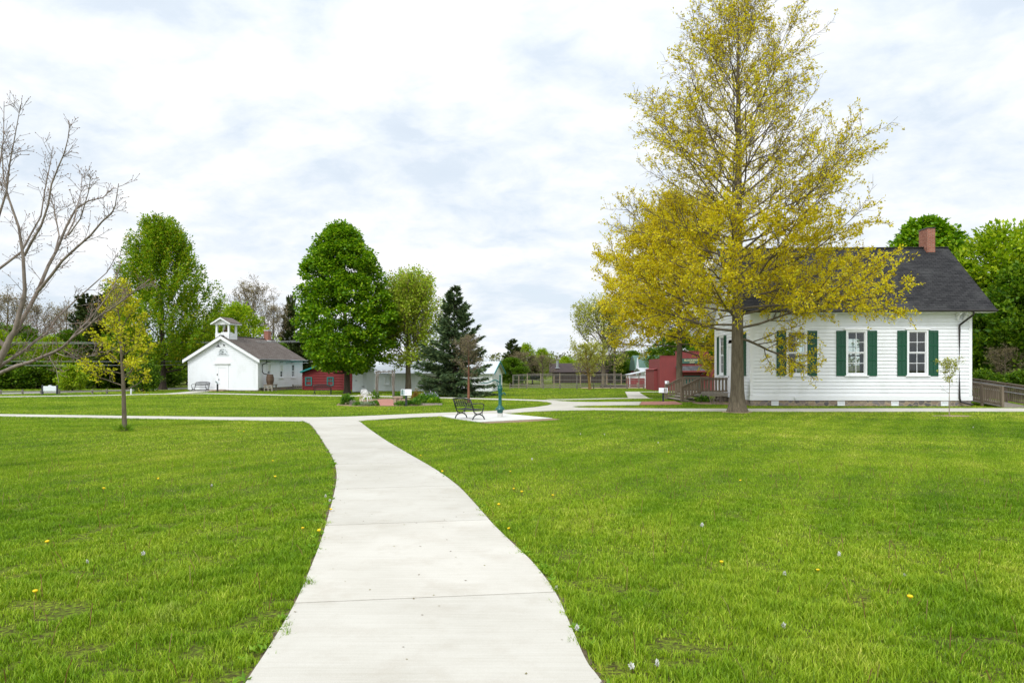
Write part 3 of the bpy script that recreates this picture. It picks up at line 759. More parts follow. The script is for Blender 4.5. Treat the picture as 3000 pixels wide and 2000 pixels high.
d = MB(); d.box(-.06, 3.2, .58, .02, 3.36, 3.3); d.box(-.06, 4.14, .58, .02, 4.3, 3.3); d.box(-.064, 3.2, 3.3, .02, 4.3, 3.5); d.box(-.02, 3.36, .58, .03, 4.14, 3.3)
dd = d.build('door', M['trim'], hall); MB().lathe([(.001,0),(.03,.01),(.03,.05),(.01,.06)], (-.06,4.05,1.5), 8).build('handle', M['black'], dd)
for x in (1.28, 4.75, 7.55, 10.12):
    b = MB(); b.box(-.19,-.035,.0,-.15,.02,.24); b.box(.15,-.035,.0,.19,.02,.24); b.box(-.15,-.033,.0,.15,.02,.045); b.box(-.15,-.033,.2,.15,.02,.24)
    bw = b.build('basement_window', M['trim'], hall, (x, 0, .03))
    MB().box(-.15,-.012,.045,.15,-.006,.2).build('pane', M['panel'], bw)
MB().box(2.28,-.13,.40,2.40,-.052,.50).build('tap_box', M['trim'], hall)

# ---- deck and steps at the hall's west end
deck = empty('entrance_deck', (12.0, 43.0, 0), 0, 'weathered wooden steps and railed deck at the west end of the white hall', 'deck')
fl = MB()
for i in range(30): fl.box(-.75, -2.1+i*.142, .53, 1.15, -2.1+i*.142+.134, .57)
fl.box(-.76,-2.14,.36,1.15,-2.105,.53); fl.box(-.79,-2.14,.36,-.755,2.2,.53)
fl.build('floor', M['woodpale'], deck)
for k, (x, z) in enumerate(((-1.10,.42),(-1.45,.28),(-1.80,.14))):
    MB().box(x, -2.05, z-.04, x+.40, 2.1, z).box(x+.32, -2.04, z-.14, x+.345, 2.09, z-.041).build('step', M['woodpale'], deck)
MB().box(-1.9,-2.05,-.02,-1.0,-2.0,.1).box(-1.9,2.0,-.02,-1.0,2.05,.1).build('stringer', M['wood'], deck)
def baluster_run(parent, a, b, za, zb, n, hgt=.92, w=.11):
    (ax, ay), (bx, by) = a, b
    r = MB(); r.bar((ax,ay,za+hgt),(bx,by,zb+hgt),.12,.045); r.bar((ax,ay,za+hgt-.09),(bx,by,zb+hgt-.09),.045,.09); r.bar((ax,ay,za+.12),(bx,by,zb+.12),.045,.09)
    r.build('rail', M['wood'], parent)
    dx, dy = bx-ax, by-ay; L = sqrt(dx*dx+dy*dy); ux, uy = dx/L, dy/L
    for i in range(n):
        t = (i+.5)/n; x, y, z = ax+dx*t, ay+dy*t, za+(zb-za)*t
        q = MB(); q.bar((x-uy*.035, y+ux*.035, z+.06), (x-uy*.035, y+ux*.035, z+hgt-.03), w, .03, up=(-uy, ux, 0)); q.build('baluster', M['wood'], parent)
for y in (-2.05, 2.15):
    for x, z0, z1 in ((-1.85, -.05, .98), (-.70, -.05, 1.47), (1.0, -.05, 1.47)):
        MB().box(x-.05, y-.05, z0, x+.05, y+.05, z1).build('post', M['wood'], deck)
    baluster_run(deck, (-1.8, y), (-.75, y), .02, .53, 6); baluster_run(deck, (-.65, y), (.95, y), .55, .55, 8)

# ---- ramp at the hall's east end
ramp_way = empty('access_ramp', (25.85, 38.0, 0), 0, 'wooden wheelchair ramp with baluster guards beside the east end of the white hall', 'ramp')
mb = MB()
for i in range(54):
    y = -3.1+i*.145; z = max(.05, .05+(y+3.1)/12); mb.box(-.72, y, z-.04, .75, y+.137, z)
mb.build('floor', M['woodpale'], ramp_way)
for x, y0, n in ((-.78, -3.1, 5), (.80, -4.2, 6)):
    for k in range(n):
        y = y0+k*1.5; z = max(0, (y+3.1)/12)
        MB().box(x-.055, y-.055, -.05, x+.055, y+.055, z+1.08).build('post', M['wood'], ramp_way)
        if k < n-1: baluster_run(ramp_way, (x, y+.05), (x, y+1.45), z+.05, max(0, (y+1.5+3.1)/12)+.05, 10, 1.0, .06)
mb = MB(); mb.tube([(.72,-4.1,.86),(.72,-3.1,.90),(.72,3.0,1.40)], .022, 8); mb.tube([(.72,-3.9,.6),(.72,-3.1,.62),(.72,3.0,1.10)], .022, 8); mb.build('handrail', M['steel'], ramp_way)

# ---- the white schoolhouse on the left
sch = empty('schoolhouse', (*SCH_O, 0), SCH_R, 'small white clapboard schoolhouse with open bell tower and brown roof', 'schoolhouse')
SW, SD = 7.2, 7.94; TS = .556
zs = lambda z: (max(.02, (z-3.05)/TS), min(SW-.02, SW-(z-3.05)/TS)) if z > 3.05 else (.14, SW-.14)
mb = MB(); siding(mb, 'y', 0, -1, zs, .20, 4.98, .185, [(3.12,.0,4.08,2.12)], .028); mb.build('front_wall', M['white'], sch, fix=False)
sw = [(1.78,1.27),(3.98,1.27),(6.13,1.27)]
mb = MB(); siding(mb, 'x', SW, 1, const(.12, SD-.14), .42, 3.1, .185, [(y-.3,z-.05,y+.3,z+1.3) for y,z in sw], .028); mb.build('side_wall', M['white'], sch, fix=False)
mb = MB(); mb.box(-.02,0,.2,.02,SD,3.05); mb.box(0,SD-.02,.2,SW,SD+.02,3.05); mb.box(.05,.10,.2,SW-.05,.14,3.0); mb.box(SW-.30,.2,.2,SW-.26,SD-.1,3.0)
mb.add([(0,SD,3.05),(SW,SD,3.05),(SW/2,SD,5.05)],[(0,1,2)]); mb.build('back_wall', M['interior'], sch)
MB().box(.02,.02,-.2,SW-.02,SD-.02,.40).build('foundation', M['stone'], sch)
mb = MB()
mb.box(-.03,-.035,.12,.15,-.001,2.98); mb.box(SW-.15,-.035,.12,SW+.03,-.001,2.98); mb.box(SW+.001,-.0,.12,SW+.035,.14,2.98); mb.box(SW+.001,SD-.14,.40,SW+.035,SD+.03,2.98)
mb.box(-.06,-.06,2.62,.19,-.036,2.74); mb.box(SW-.19,-.06,2.62,SW+.06,-.036,2.74)
mb.box(.15,-.03,.10,3.0,-.001,.24); mb.box(4.2,-.03,.10,SW-.15,-.001,.24); mb.box(SW+.001,.14,.30,SW+.03,SD-.14,.45); mb.box(SW,.0,2.80,SW+.05,SD,3.05)
for s in (-1, 1):
    x0 = SW/2; x1 = SW/2+s*(SW/2+.38)
    for y0, y1, t0, t1 in ((-.36,-.31,.30,.0),(-.30,-.02,.07,.0)):
        pts = [(x0,5.10-t0),(x1,5.10-t0-(SW/2+.38)*TS),(x1,5.10-(SW/2+.38)*TS),(x0,5.10)]
        mb.ext(pts, 'y', y0, y1)
    mb.ext([(x0,4.84),(SW/2+s*(SW/2-.02),4.84-(SW/2-.02)*TS),(SW/2+s*(SW/2-.02),5.06-(SW/2-.02)*TS),(x0,5.06)], 'y', -.045, -.028)
mb.box(SW+.36,-.3,2.82,SW+.40,SD+.3,2.96)
mb.build('trim_board', M['trim'], sch)
mb = MB()
for s in (-1, 1):
    q = MB(); shingle_slope(q, -.40, SD+.35, -(SW/2+.42), 5.13-(SW/2+.42)*TS, 0, 5.13, .15)
    for f in q.f: pass
    b0 = len(mb.v)
    mb.v.extend([(SW/2-s*v[1], v[0], v[2]) for v in q.v]); mb.f.extend([tuple(b0+i for i in f) for f in q.f])
srf = mb.build('roof', M['shinglebrown'], sch, fix=False)
MB().bar((SW/2,-.40,5.15),(SW/2,SD+.35,5.15),.2,.04).build('ridge_cap', M['gutter'], srf)
MB().box(SW+.40,-.36,2.86,SW+.50,SD+.33,2.93).build('gutter', M['gutter'], sch)
c_ = MB().box(SW/2+.0,6.75,4.6,SW/2+.5,7.25,5.95).build('chimney', M['brick'], srf)
cc = MB(); cc.box(SW/2-.03,6.72,5.95,SW/2+.53,7.28,6.01); cc.build('chimney_cap', M['panel'], srf); MB().box(SW/2-.02,6.73,4.7,SW/2+.52,7.27,4.98).build('chimney_flashing', M['panel'], srf)
# belfry
BX0, BX1, BY0, BY1 = 2.80, 4.20, .08, 1.32
mb = MB(); siding(mb,'y',BY0,-1,const(BX0+.1,BX1-.1),4.72,5.28,.14); siding(mb,'x',BX1,1,const(BY0+.1,BY1-.1),4.5,5.28,.14); siding(mb,'x',BX0,-1,const(BY0+.1,BY1-.1),4.5,5.28,.14)
mb.box(BX0+.02,BY0+.02,4.6,BX1-.02,BY1-.02,5.22); mb.box(BX0-.02,BY0-.03,5.28,BX1+.02,BY1+.02,5.36)
bel = mb.build('belfry', M['trim'], sch, fix=False)
for x in (BX0, BX1-.15):
    for y in (BY0, BY1-.15): MB().box(x,y,5.36,x+.15,y+.15,6.16).box(x-.006,y-.03,4.5,x+.156,y+.156,5.279).build('post', M['trim'], bel)
cx = (BX0+BX1)/2; rb = MB()
rb.box(BX0-.02,BY0-.02,6.16,BX1+.02,BY1+.02,6.26)
rb.ext([(BX0-.0,6.26),(BX1+.0,6.26),(cx,6.66)],'y',BY0-.01,BY1+.01)
for s in (-1,1):
    e = cx+s*1.02; rb.ext([(cx,6.80),(e,6.24),(e,6.12),(cx,6.66)],'y',BY0-.32,BY0-.28); rb.ext([(cx,6.78),(e-s*.01,6.22),(e-s*.01,6.14),(cx,6.70)],'y',BY0-.279,BY1+.28)
rb.build('belfry_trim', M['trim'], bel)
q = MB()
for s in (-1,1): q.ext([(cx,6.84),(cx+s*1.04,6.27),(cx+s*1.04,6.245),(cx,6.805)],'y',BY0-.33,BY1+.30)
q.build('belfry_roof', M['shinglebrown'], bel)
bl = MB(); bl.lathe([(.20,5.62),(.17,5.66),(.12,5.78),(.10,5.92),(.05,5.97),(.02,6.0)],(cx+.10,.66,0),14); bl.tube([(cx+.10+.24*cos(a),.66,5.78+.24*sin(a)) for a in np.linspace(pi*.45,pi*1.6,12)],.022,6); bl.box(cx+.05,.6,5.36,cx+.16,.72,5.56); bl.box(cx-.22,.58,5.36,cx-.12,.7,5.7); bl.box(cx+.3,.58,5.36,cx+.38,.7,5.8)
bl.build('bell', M['rust'], bel)
MB().box(cx-.35,.42,5.36,cx+.45,.95,5.46).build('bell_cradle', M['trim'], bel)
# door
d = MB(); X = SW/2
d.box(X-.62,-.05,.10,X-.42,.0,2.42); d.box(X+.42,-.05,.10,X+.62,.0,2.42); d.box(X-.42,-.048,2.16,X+.42,.0,2.42)
d.box(X-.68,-.07,2.42,X+.68,.0,2.50)
d.ext([(X-.82,2.50),(X+.82,2.50),(X+.82,2.57),(X,2.80),(X-.82,2.57)],'y',-.18,-.001)
d.box(X-.42,-.02,.14,X+.42,.02,2.16)
for k in range(5):
    z = .22+k*.385; d.box(X-.34,-.032,z,X+.34,-.021,z+.30)
dr = d.build('door', M['trim'], sch); MB().box(X-.40,-.07,1.0,X-.34,-.021,1.12).box(X-.56,-.075,1.45,X-.48,-.051,1.6).build('handle', M['black'], dr)
MB().box(X-.75,-1.0,-.05,X+.75,-.05,.12).build('doorstep', M['dirt'], sch)
for y, z in sw: sash_window(sch, (SW+.005, y, z), pi/2, .5, 1.2, 2, 2, case=.08, pane=M['darkpane'], blind=(y < 5))
b = MB(); b.box(-.14,-.03,0,-.11,.02,.2); b.box(.11,-.03,0,.14,.02,.2); b.box(-.11,-.028,0,.11,.02,.03); b.box(-.11,-.028,.17,.11,.02,.2)
bw = b.build('basement_window', M['trim'], sch, (SW-.02, 7.0, .14), pi/2); MB().box(-.11,-.01,.03,.11,-.004,.17).build('pane', M['darkpane'], bw)
MB().tube([(SW+.44,.75,2.86),(SW+.42,.72,2.6),(SW+.08,.62,2.45),(SW+.08,.62,1.75),(SW+.2,.68,1.62),(SW+.5,.95,1.50)], .045, 8).build('downspout', M['gutter'], sch)

def W(root, x, y, z=0):
    c, s = cos(root.rotation_euler[2]), sin(root.rotation_euler[2]); l = root.location
    return (l[0]+c*x-s*y, l[1]+s*x+c*y, l[2]+z)

def text_mb(mb, s, size, place, spread=None, depth=.01):
    """letters as real raised pieces; place(i,n,u,v)->point from letter-plane coords u,v"""
    cu = bpy.data.curves.new('t', 'FONT'); cu.body = s; cu.size = size; cu.align_x = 'CENTER'; cu.extrude = depth/2; cu.resolution_u = 2
    ob = bpy.data.objects.new('t', cu); COL.objects.link(ob)
    bpy.context.view_layer.update()
    me = bpy.data.meshes.new_from_object(ob.evaluated_get(bpy.context.evaluated_depsgraph_get()))
    mb.add([place(v.co.x, v.co.y, v.co.z) for v in me.vertices], [tuple(p.vertices) for p in me.polygons])
    bpy.data.objects.remove(ob); bpy.data.curves.remove(cu); bpy.data.meshes.remove(me)

# school name board and gooseneck lamp
sg = empty('name_board', W(sch, 3.66, -.05, 3.3), SCH_R, 'pale arched name board lettered SCHOOL on the schoolhouse gable', 'sign')
pts = [(-.60,0),(.60,0),(.60,.10)]+[(.46*cos(a),.16+.44*sin(a)) for a in np.linspace(.05,pi-.05,14)]+[(-.60,.10)]
MB().ext(pts,'y',-.02,.02).build('board', M['signwhite'], sg)
lt = MB(); text_mb(lt,'SCHOOL',.20,lambda u,v,w:(u*1.0,-.03-w,.05+v))
text_mb(lt,'1860',.12,lambda u,v,w:(u,-.03-w,.27+v))
for ch_, a in zip('COUNTY', np.linspace(pi*.86,pi*.14,6)):
    text_mb(lt, ch_, .15, lambda u,v,w,a=a:(.36*cos(a)+u*sin(a)+v*cos(a), -.03-w, .16+.33*sin(a)-u*cos(a)+v*sin(a)))
lt.build('lettering', M['ink'], sg, fix=False)
lp = empty('wall_lamp', W(sch, 3.55, -.04, 4.15), SCH_R, 'black gooseneck lamp above the schoolhouse name board', 'lamp')
MB().tube([(.22,0,.10),(.12,-.12,.22),(-.02,-.30,.30),(-.10,-.40,.26),(-.10,-.42,.14)],.014,6).build('arm', M['black'], lp)
MB().lathe([(.20,-.10),(.19,-.06),(.10,.0),(.05,.10),(.03,.16)],(-.10,-.42,0),14).build('shade', M['black'], lp)
MB().lathe([(.001,-.075),(.06,-.05),(.075,0),(.06,.05),(.001,.075)],(.22,-.04,.10),12).build('mount', M['black'], lp)

# rain barrel
st = empty('barrel_stand', W(sch, SW+.72, .9), SCH_R, 'rough wooden stand carrying the rain barrel at the schoolhouse corner', 'stand')
MB().box(-.48,-.42,.56,.48,.42,.62).build('top', M['wood'], st)
for x in (-.38,0,.38):
    for y in (-.34,.34): MB().box(x-.055,y-.05,-.03,x+.055,y+.05,.56).build('leg', M['woodpale'], st)
MB().box(-.44,-.40,.26,.44,-.36,.33).box(-.44,-.40,.44,.44,-.36,.54).build('brace', M['woodpale'], st)
br = empty('rain_barrel', W(sch, SW+.68, .9, .62), SCH_R, 'old wooden rain barrel with rusty hoops under the schoolhouse downspout', 'barrel')
prof = [(.26,0),(.30,.15),(.335,.32),(.345,.46),(.335,.60),(.30,.77),(.26,.92)]
MB().lathe(prof,(0,0,0),24).build('body', M['barrelwood'], br)
for z, r in ((.04,.275),(.22,.322),(.36,.345),(.56,.345),(.70,.322),(.87,.277)):
    MB().lathe([(r,z-.02),(r+.006,z),(r,z+.025)],(0,0,0),24).build('hoop', M['rust'], br)

# ---- red log cabin
cab = empty('log_cabin', (G(888,1143)[0], 65.5, 0), radians(-4), 'red log cabin with teal roof edge behind the schoolhouse', 'cabin')
CW = 6.0; TC = .33
mb = MB()
for k in range(20):
    z = .08+k*.155
    a, b = (0, CW) if z < 1.7 else ((z-1.7)/TC, CW-(z-1.7)/TC)
    if b-a < .2: break
    mb.tube([(a,0,z),(b,0,z)], .082, 8)
for k in range(11): mb.tube([(4.05,-.16,.12+k*.155),(4.05,6,.12+k*.155)], .072, 8); mb.tube([(0,-.1,.12+k*.155),(0,6,.12+k*.155)], .072, 8)
mb.build('log_wall', M['redlog'], cab, smooth=True)
mb = MB(); mb.ext([(-.15,1.7-.15*TC+.02),(CW/2,1.7+CW/2*TC+.10),(CW+.5,1.7-.5*TC+.02),(CW+.5,1.86-.5*TC),(CW/2,1.86+CW/2*TC+.10),(-.15,1.86-.15*TC)],'y',-.45,6.3); mb.build('roof', M['teal'], cab)
for x in (.58, 2.70):
    sash_window(cab, (x,-.09,.52), 0, .50, .68, 2, 1, case=.075, pane=M['darkpane'], sill=False, cap=False, frame_m=M['teal'])

# ---- outhouse
oh = empty('outhouse', (G(1026,1149)[0], 60.2, 0), radians(-16), 'narrow white board outhouse with crescent moon door behind the big round maple', 'outhouse')
mb = MB(); mb.box(0,0,.03,1.42,1.35,2.05); mb.ext([(0,2.05),(1.42,2.05),(.71,2.6)],'y',0,1.35)
for i in range(9): mb.box(i*.172,-.022,.04,i*.172+.045,-.001,2.0)
for i in range(8): mb.box(1.421,i*.185,.04,1.443,i*.185+.05,2.0)
mb.build('wall', M['whiteold'], oh)
mb = MB()
for s in (-1,1): mb.ext([(.71,2.70),(.71+s*.95,1.96),(.71+s*.95,1.90),(.71,2.62)],'y',-.2,1.5)
mb.build('roof', M['metalroof'], oh)
d = MB(); d.box(.32,-.04,.10,1.10,-.023,1.96)
for i in range(4): d.box(.34+i*.195,-.048,.12,.34+i*.195+.17,-.041,1.94)
d.box(.33,-.07,.45,1.09,-.05,.55); d.box(.33,-.07,1.30,1.09,-.05,1.40)
dr = d.build('door', M['whiteold'], oh)
a1 = np.linspace(-2.2,1.4,16); mo = [(.72+.14*cos(a),1.72+.14*sin(a)) for a in a1]+[(.66+.125*cos(a),1.75+.125*sin(a)) for a in a1[::-1]]
MB().ext(mo,'y',-.056,-.0485).build('moon_hole', M['ink'], dr)
MB().box(.30,-.09,1.0,.50,-.071,1.04).box(.95,-.10,.47,1.20,-.071,.52).build('latch', M['black'], dr)

# ---- long white shed
sx, sy = G(1442,1147); lx, ly = G(1085,1144.9); ang = atan2(sy-ly, sx-lx); SL = sqrt((sx-lx)**2+(sy-ly)**2)
shed = empty('long_shed', (lx, ly, 0), ang, 'long low white shed with pale metal roof and teal gable trim behind the spruce', 'shed')
GD = 4.5
mb = MB(); mb.box(0,0,.03,SL,GD,1.66); mb.ext([(0,1.66),(GD,1.66),(GD/2,2.62)],'x',0,SL); mb.box(-.01,-.03,.0,SL+.03,-.001,.33)
for i in range(22): mb.box(SL+.001,i*.2,.04,SL+.012,i*.2+.02,1.64)
for i in range(58): mb.box(i*.2,-.012,.34,i*.2+.018,-.001,1.64)
mb.build('wall', M['whiteold'], shed)
mb = MB()
for a, b in ((-.28,GD/2),(GD+.28,GD/2)): mb.ext([(a,1.58),(b,2.68),(b,2.76),(a,1.66)],'x',-.3,SL+.26)
mb.build('roof', M['metalroof'], shed)
mb = MB()
for a, b in ((-.30,GD/2),(GD+.30,GD/2)): mb.ext([(a,1.53),(b,2.64),(b,2.79),(a,1.68)],'x',SL+.261,SL+.31)
mb.build('fascia', M['teal'], shed)
sash_window(shed, (1.66,-.015,.68), 0, .42, .66, 2, 2, case=.06, pane=M['darkpane'], cap=False)
o = MB().box(-.16,-.03,0,.16,.0,.72).build('window', M['trim'], shed, (SL+.01,2.35,.62), pi/2); MB().box(-.03,-.034,.05,.03,-.0305,.66).build('pane', M['darkpane'], o); MB().box(-.2,-.06,-.05,.2,0,-.001).build('sill', M['trim'], o)

# ---- red barn (smithy)
bx = (1932.5-1500)/2000*63.6
barn = empty('red_barn', (bx, 63.6, 0), 0, 'red board false-front barn with green door and shingled awning behind the hall steps', 'barn')
BWd = 6.0; BH = 3.22
mb = MB(); mb.box(0,0,.03,BWd,5,3.0)
z1, z2, xa, xb = 3.24, 3.66, 1.46, 4.54
mb.prism([(0,-.06),(BWd,-.06),(BWd,-.001),(0,-.001)],.03,z1); mb.box(xa,-.058,z1,xb,-.003,z2)
for i in range(41): mb.box(i*.15,-.074,.04,i*.15+.028,-.061,z1-.05)
for i in range(1,21): mb.box(xa+i*.147,-.074,z1+.01,xa+i*.147+.028,-.0585,z2-.06)
mb.build('wall', M['red'], barn)
mb = MB(); mb.box(-.02,-.10,z1-.001,xa-.001,.02,z1+.05); mb.box(xb+.001,-.10,z1-.001,BWd+.02,.02,z1+.05); mb.box(xa-.02,-.10,z2,xb+.02,.02,z2+.05); mb.build('coping', M['red'], barn)
mb = MB(); mb.box(-.32,1.0,.03,-.001,5,1.95); mb.ext([(-.40,1.95),(-.001,2.05),(-.001,2.11),(-.40,2.01)],'y',.9,5); mb.build('lean_to', M['red'], barn)
mb = MB(); mb.ext([(-.08,2.33),(-.75,1.88),(-.75,1.83),(-.08,2.25)],'x',xa,xb); aw = mb.build('awning', M['shinglegray'], barn)
mb = MB(); mb.box(xa-.03,-.79,1.76,xb+.03,-.751,1.88); mb.ext([(-.08,1.70),(-.76,1.76),(-.76,1.80),(-.08,1.76)],'x',xa+.02,xb-.02); mb.build('awning_trim', M['red'], aw)
d = MB(); d.box(2.22,-.10,.05,3.75,-.076,1.44)
for i in range(6): d.box(2.24+i*.25,-.112,.08,2.24+i*.25+.235,-.1005,1.42)
dr = d.build('door', M['greendoor'], barn); MB().box(3.5,-.15,.7,3.56,-.113,.9).build('handle', M['black'], dr)
lp2 = empty('wall_lamp', (bx+3.92,63.48,1.62), 0, 'small pale barn lamp hanging beside the green barn door', 'lamp')
MB().tube([(0,.04,.12),(0,-.12,.16),(0,-.2,.06)],.012,6).build('arm', M['steel'], lp2); MB().lathe([(.14,-.08),(.10,-.03),(.04,.04),(.02,.08)],(0,-.2,0),12).build('shade', M['steel'], lp2)
sg = empty('barn_sign', (bx+3.0,63.51,2.55), 0, 'green lettered sign board high on the red barn front', 'sign')
MB().box(-.98,-.05,0,.98,.0,.46).build('board', M['signgreen'], sg)
lt = MB(); text_mb(lt,'BLACKSMITH',.25,lambda u,v,w:(u,-.058-w,.22+v)); text_mb(lt,'SHOP',.19,lambda u,v,w:(u,-.058-w,.04+v)); lt.build('lettering', M['gold'], sg, fix=False)

# ---- buildings far off
x, y, _ = A(1609,1100,102)
fh = empty('brown_house', (x,102,0), radians(-3), 'low brown-roofed house with metal flue beyond the animal pen', 'house')
MB().box(.5,.4,0,9.5,6,1.7).build('wall', M['darkwall'], fh)
mb = MB(); mb.ext([(-.1,1.68),(3.2,3.02),(6.5,1.68),(6.5,1.58),(3.2,2.9),(-.1,1.58)],'x',0,10); mb.build('roof', M['brownroof'], fh)
MB().tube([(1.25,1.4,2.1),(1.25,1.4,3.4)],.22,10).lathe([(.45,2.28),(.24,2.36)],(1.25,1.4,0),10).build('flue', M['steel'], fh)
rs = empty('chicken_shed', (A(1843,1100,76)[0],76,0), 0, 'small red lean-to shed with slanted white roof inside the pen', 'shed')
MB().box(0,0,0,1.75,2,1.05).build('wall', M['red'], rs)
MB().ext([(-.1,1.38),(2.0,1.84),(2.0,1.92),(-.1,1.46)],'y',-.35,2.2).build('roof', M['metalroof'], rs)
MB().box(0,-.02,1.05,1.75,2,1.30).build('gable_board', M['signwhite'], rs)
MB().box(.85,-.03,.15,1.15,-.001,.55).build('hatch', M['post'], rs)
for px_ in (0.0,1.7): MB().box(px_,-.3,0,px_+.07,-.23,1.42+px_*.2).build('post', M['signwhite'], rs)
wh = empty('white_cottage', (A(1893,1100,88)[0],88,0), 0, 'small white cottage with dark green shutters beyond the pen', 'cottage')
MB().box(0,0,0,6,4,1.9).build('wall', M['whiteold'], wh); MB().ext([(-.3,1.86),(2,2.25),(4.3,1.86),(4.3,1.8),(2,2.15),(-.3,1.8)],'x',-.8,6.3).build('roof', M['metalroof'], wh)
o = MB().box(-.22,-.04,0,.22,-.001,.9).build('window', M['post'], wh, (.85,0,.72)); MB().box(-.17,-.046,.06,.17,-.041,.84).build('pane', M['darkpane'], o)
for s in (-.42,.42): MB().box(.85+s-.15,-.05,.66,.85+s+.15,-.001,1.66).build('shutter', M['shutter'], wh)
gb = empty('green_barn', (A(1866,1100,97)[0],97,0), 0, 'barn with steep mottled green roof beyond the white cottage', 'barn')
MB().box(0,.3,0,6,5,1.95).build('wall', M['red'], gb); MB().ext([(-.1,1.9),(1.0,3.4),(2.6,4.1),(4.2,3.4),(5.3,1.9)],'x',-.2,6.2).build('roof', M['greenroof'], gb)
sp = empty('flag_pole', (A(1868,1100,92)[0],92,0), 0, 'thin tapering white pole before the green barn roof', 'pole'); MB().tube([(0,0,0),(0,0,1.9),(0,0,3.6)],[.28,.24,.06],8).build('pole', M['signwhite'], sp)
wr = empty('white_roof_barn', (A(1735,1100,112)[0],112,0), 0, 'long barn with narrow white roof edge behind the pale trees', 'barn')
MB().box(0,.3,0,8.5,6,2.6).build('wall', M['darkwall'], wr); MB().ext([(-.2,2.55),(3,3.05),(6.2,2.55),(6.2,2.4),(3,2.9),(-.2,2.4)],'x',-.3,8.8).build('roof', M['metalroof'], wr)
# ------------------------------------------------------------------ site furniture
def make_bench(loc, rz, label):
    """cast iron park bench, 1.28 m; faces -y locally, feet on z=0"""
    b = empty('park_bench', loc, rz, label, 'bench', 'black iron park benches')
    L2 = .62
    mb = MB()
    for i in range(6):
        y = -.20+i*.078; z = .375-(.012 if 0 < i < 5 else 0)-.02*(i/5)
        mb.box(-L2, y, z, L2, y+.055, z+.018)
    mb.build('seat', M['black'], b)
    # back: tilted plane; z along back from s=0..1
    def BK(x, s): return (x, .235+.13*s, .45+.36*s)
    top = lambda x: .86+.14*(1-(x/L2)**2)
    fr = MB()
    fr.tube([BK(x, top(x)) for x in np.linspace(-L2, L2, 15)], .027, 6); fr.tube([BK(x, .08+.10*(1-(x/L2)**2)) for x in np.linspace(-L2, L2, 11)], .016, 6)
    for s in (-1, 1): fr.tube([BK(s*L2, -.25), BK(s*L2, .87)], .027, 6)
    o = fr.build('backrest', M['black'], b, smooth=True)
    lt = MB(); n = 9
    for i in range(n):
        for j in range(4):
            cx = -L2+.07+(i+.5*(j % 2))*(2*L2-.10)/(n-.3); cs = .24+j*.175
            if abs(cx) > L2-.05 or cs > top(cx)-.07 or cs < .17: continue
            lt.tube([BK(cx+.062*cos(a), cs+.115*sin(a)) for a in np.linspace(0, 2*pi, 9)], .013, 4, False)
    lt.build('lattice', M['black'], o)
    for s in (-1, 1):
        x = s*L2
        MB().tube([(x,.29,.60),(x,.05,.615),(x,-.16,.61),(x,-.235,.585),(x,-.265,.52),(x,-.255,.45),(x,-.225,.375)], .021, 6).build('armrest', M['black'], b, smooth=True)
        lg = MB()
        lg.tube([(x,-.225,.375),(x,-.19,.29),(x,-.10,.225),(x,.02,.205),(x,.12,.235),(x,.19,.30),(x,.215,.375)], .023, 6)
        lg.tube([(x,-.29,.0),(x,-.255,.09),(x,-.18,.16),(x,-.08,.198),(x,.04,.198),(x,.14,.16),(x,.215,.09),(x,.25,0)], .024, 6)
        lg.tube([(x,-.19,.17),(x,-.19,.29)], .013, 6); lg.tube([(x,.15,.16),(x,.15,.26)], .013, 6)
        lg.build('leg_frame', M['black'], b, smooth=True)
    return b
p0, p1 = G(1333,1227), G(1385.6,1232.7); an = atan2(p1[1]-p0[1], p1[0]-p0[0])
# local +x runs so that the back (+y) lies towards the camera's left
b1 = make_bench(((p0[0]+p1[0])/2+.2, (p0[1]+p1[1])/2+.16, .034), an+pi, 'black iron bench seen from behind on the white pump pad')
b1.scale = (1.0, 1.0, 1.0)
b2 = copy_tree(b1); x, y = -28.55, 62.55; b2.location = (x, y, 0); b2.rotation_euler[2] = radians(-9); b2.scale = (1.12,1.12,1.05); b2['label'] = 'black iron bench against the white schoolhouse front'
b3 = copy_tree(b1); x, y = G(943,1156.6); b3.location = (x, y+.25, 0); b3.rotation_euler[2] = radians(183); b3.scale = (1.02,1,1.0); b3['label'] = 'black iron bench on the lawn before the red log cabin'

# hand pump
px_, py_ = G(1465,1222.8)
pm = empty('hand_pump', (px_, py_, .034), 0, 'tall dark green iron hand pump on the white pad', 'pump')
MB().lathe([(.10,0),(.105,.01),(.105,.14),(.10,.15)],(0,0,0),18).build('collar', M['pad'], pm, smooth=False)
MB().lathe([(.105,.15),(.105,.19),(.13,.19),(.13,.21),(.115,.24),(.15,.27),(.155,.285),(.20,.29),(.205,.31),(.17,.325),(.175,.345),(.145,.37),(.11,.41),(.075,.45),(.07,.48),(.066,.70),(.064,.86),(.072,.87),(.072,.89),(.066,.91),(.068,.95),(.082,1.02),(.10,1.09),(.106,1.13),(.10,1.17),(.076,1.20),(.07,1.215),(.082,1.22),(.082,1.25),(.06,1.26),(.05,1.30),(.03,1.32)],(0,0,0),20).build('column', M['pump'], pm, smooth=True)
MB().tube([(0,0,1.30),(0,0,1.40),(0,0,1.66)],.034,10).lathe([(.044,1.655),(.047,1.675),(.03,1.69)],(0,0,0),12).build('rod', M['pump'], pm)
MB().tube([(.05,0,.88),(.08,0,.93),(.12,0,.965),(.16,0,.965),(.195,0,.94),(.205,0,.90),(.205,0,.87)],[.034,.032,.03,.03,.03,.032,.034],10).build('spout', M['pump'], pm, smooth=True)
MB().bar((-.07,0,1.18),(-.12,0,1.36),.05,.03).bar((-.12,0,1.36),(-.135,0,1.45),.05,.03).build('bracket', M['pump'], pm)
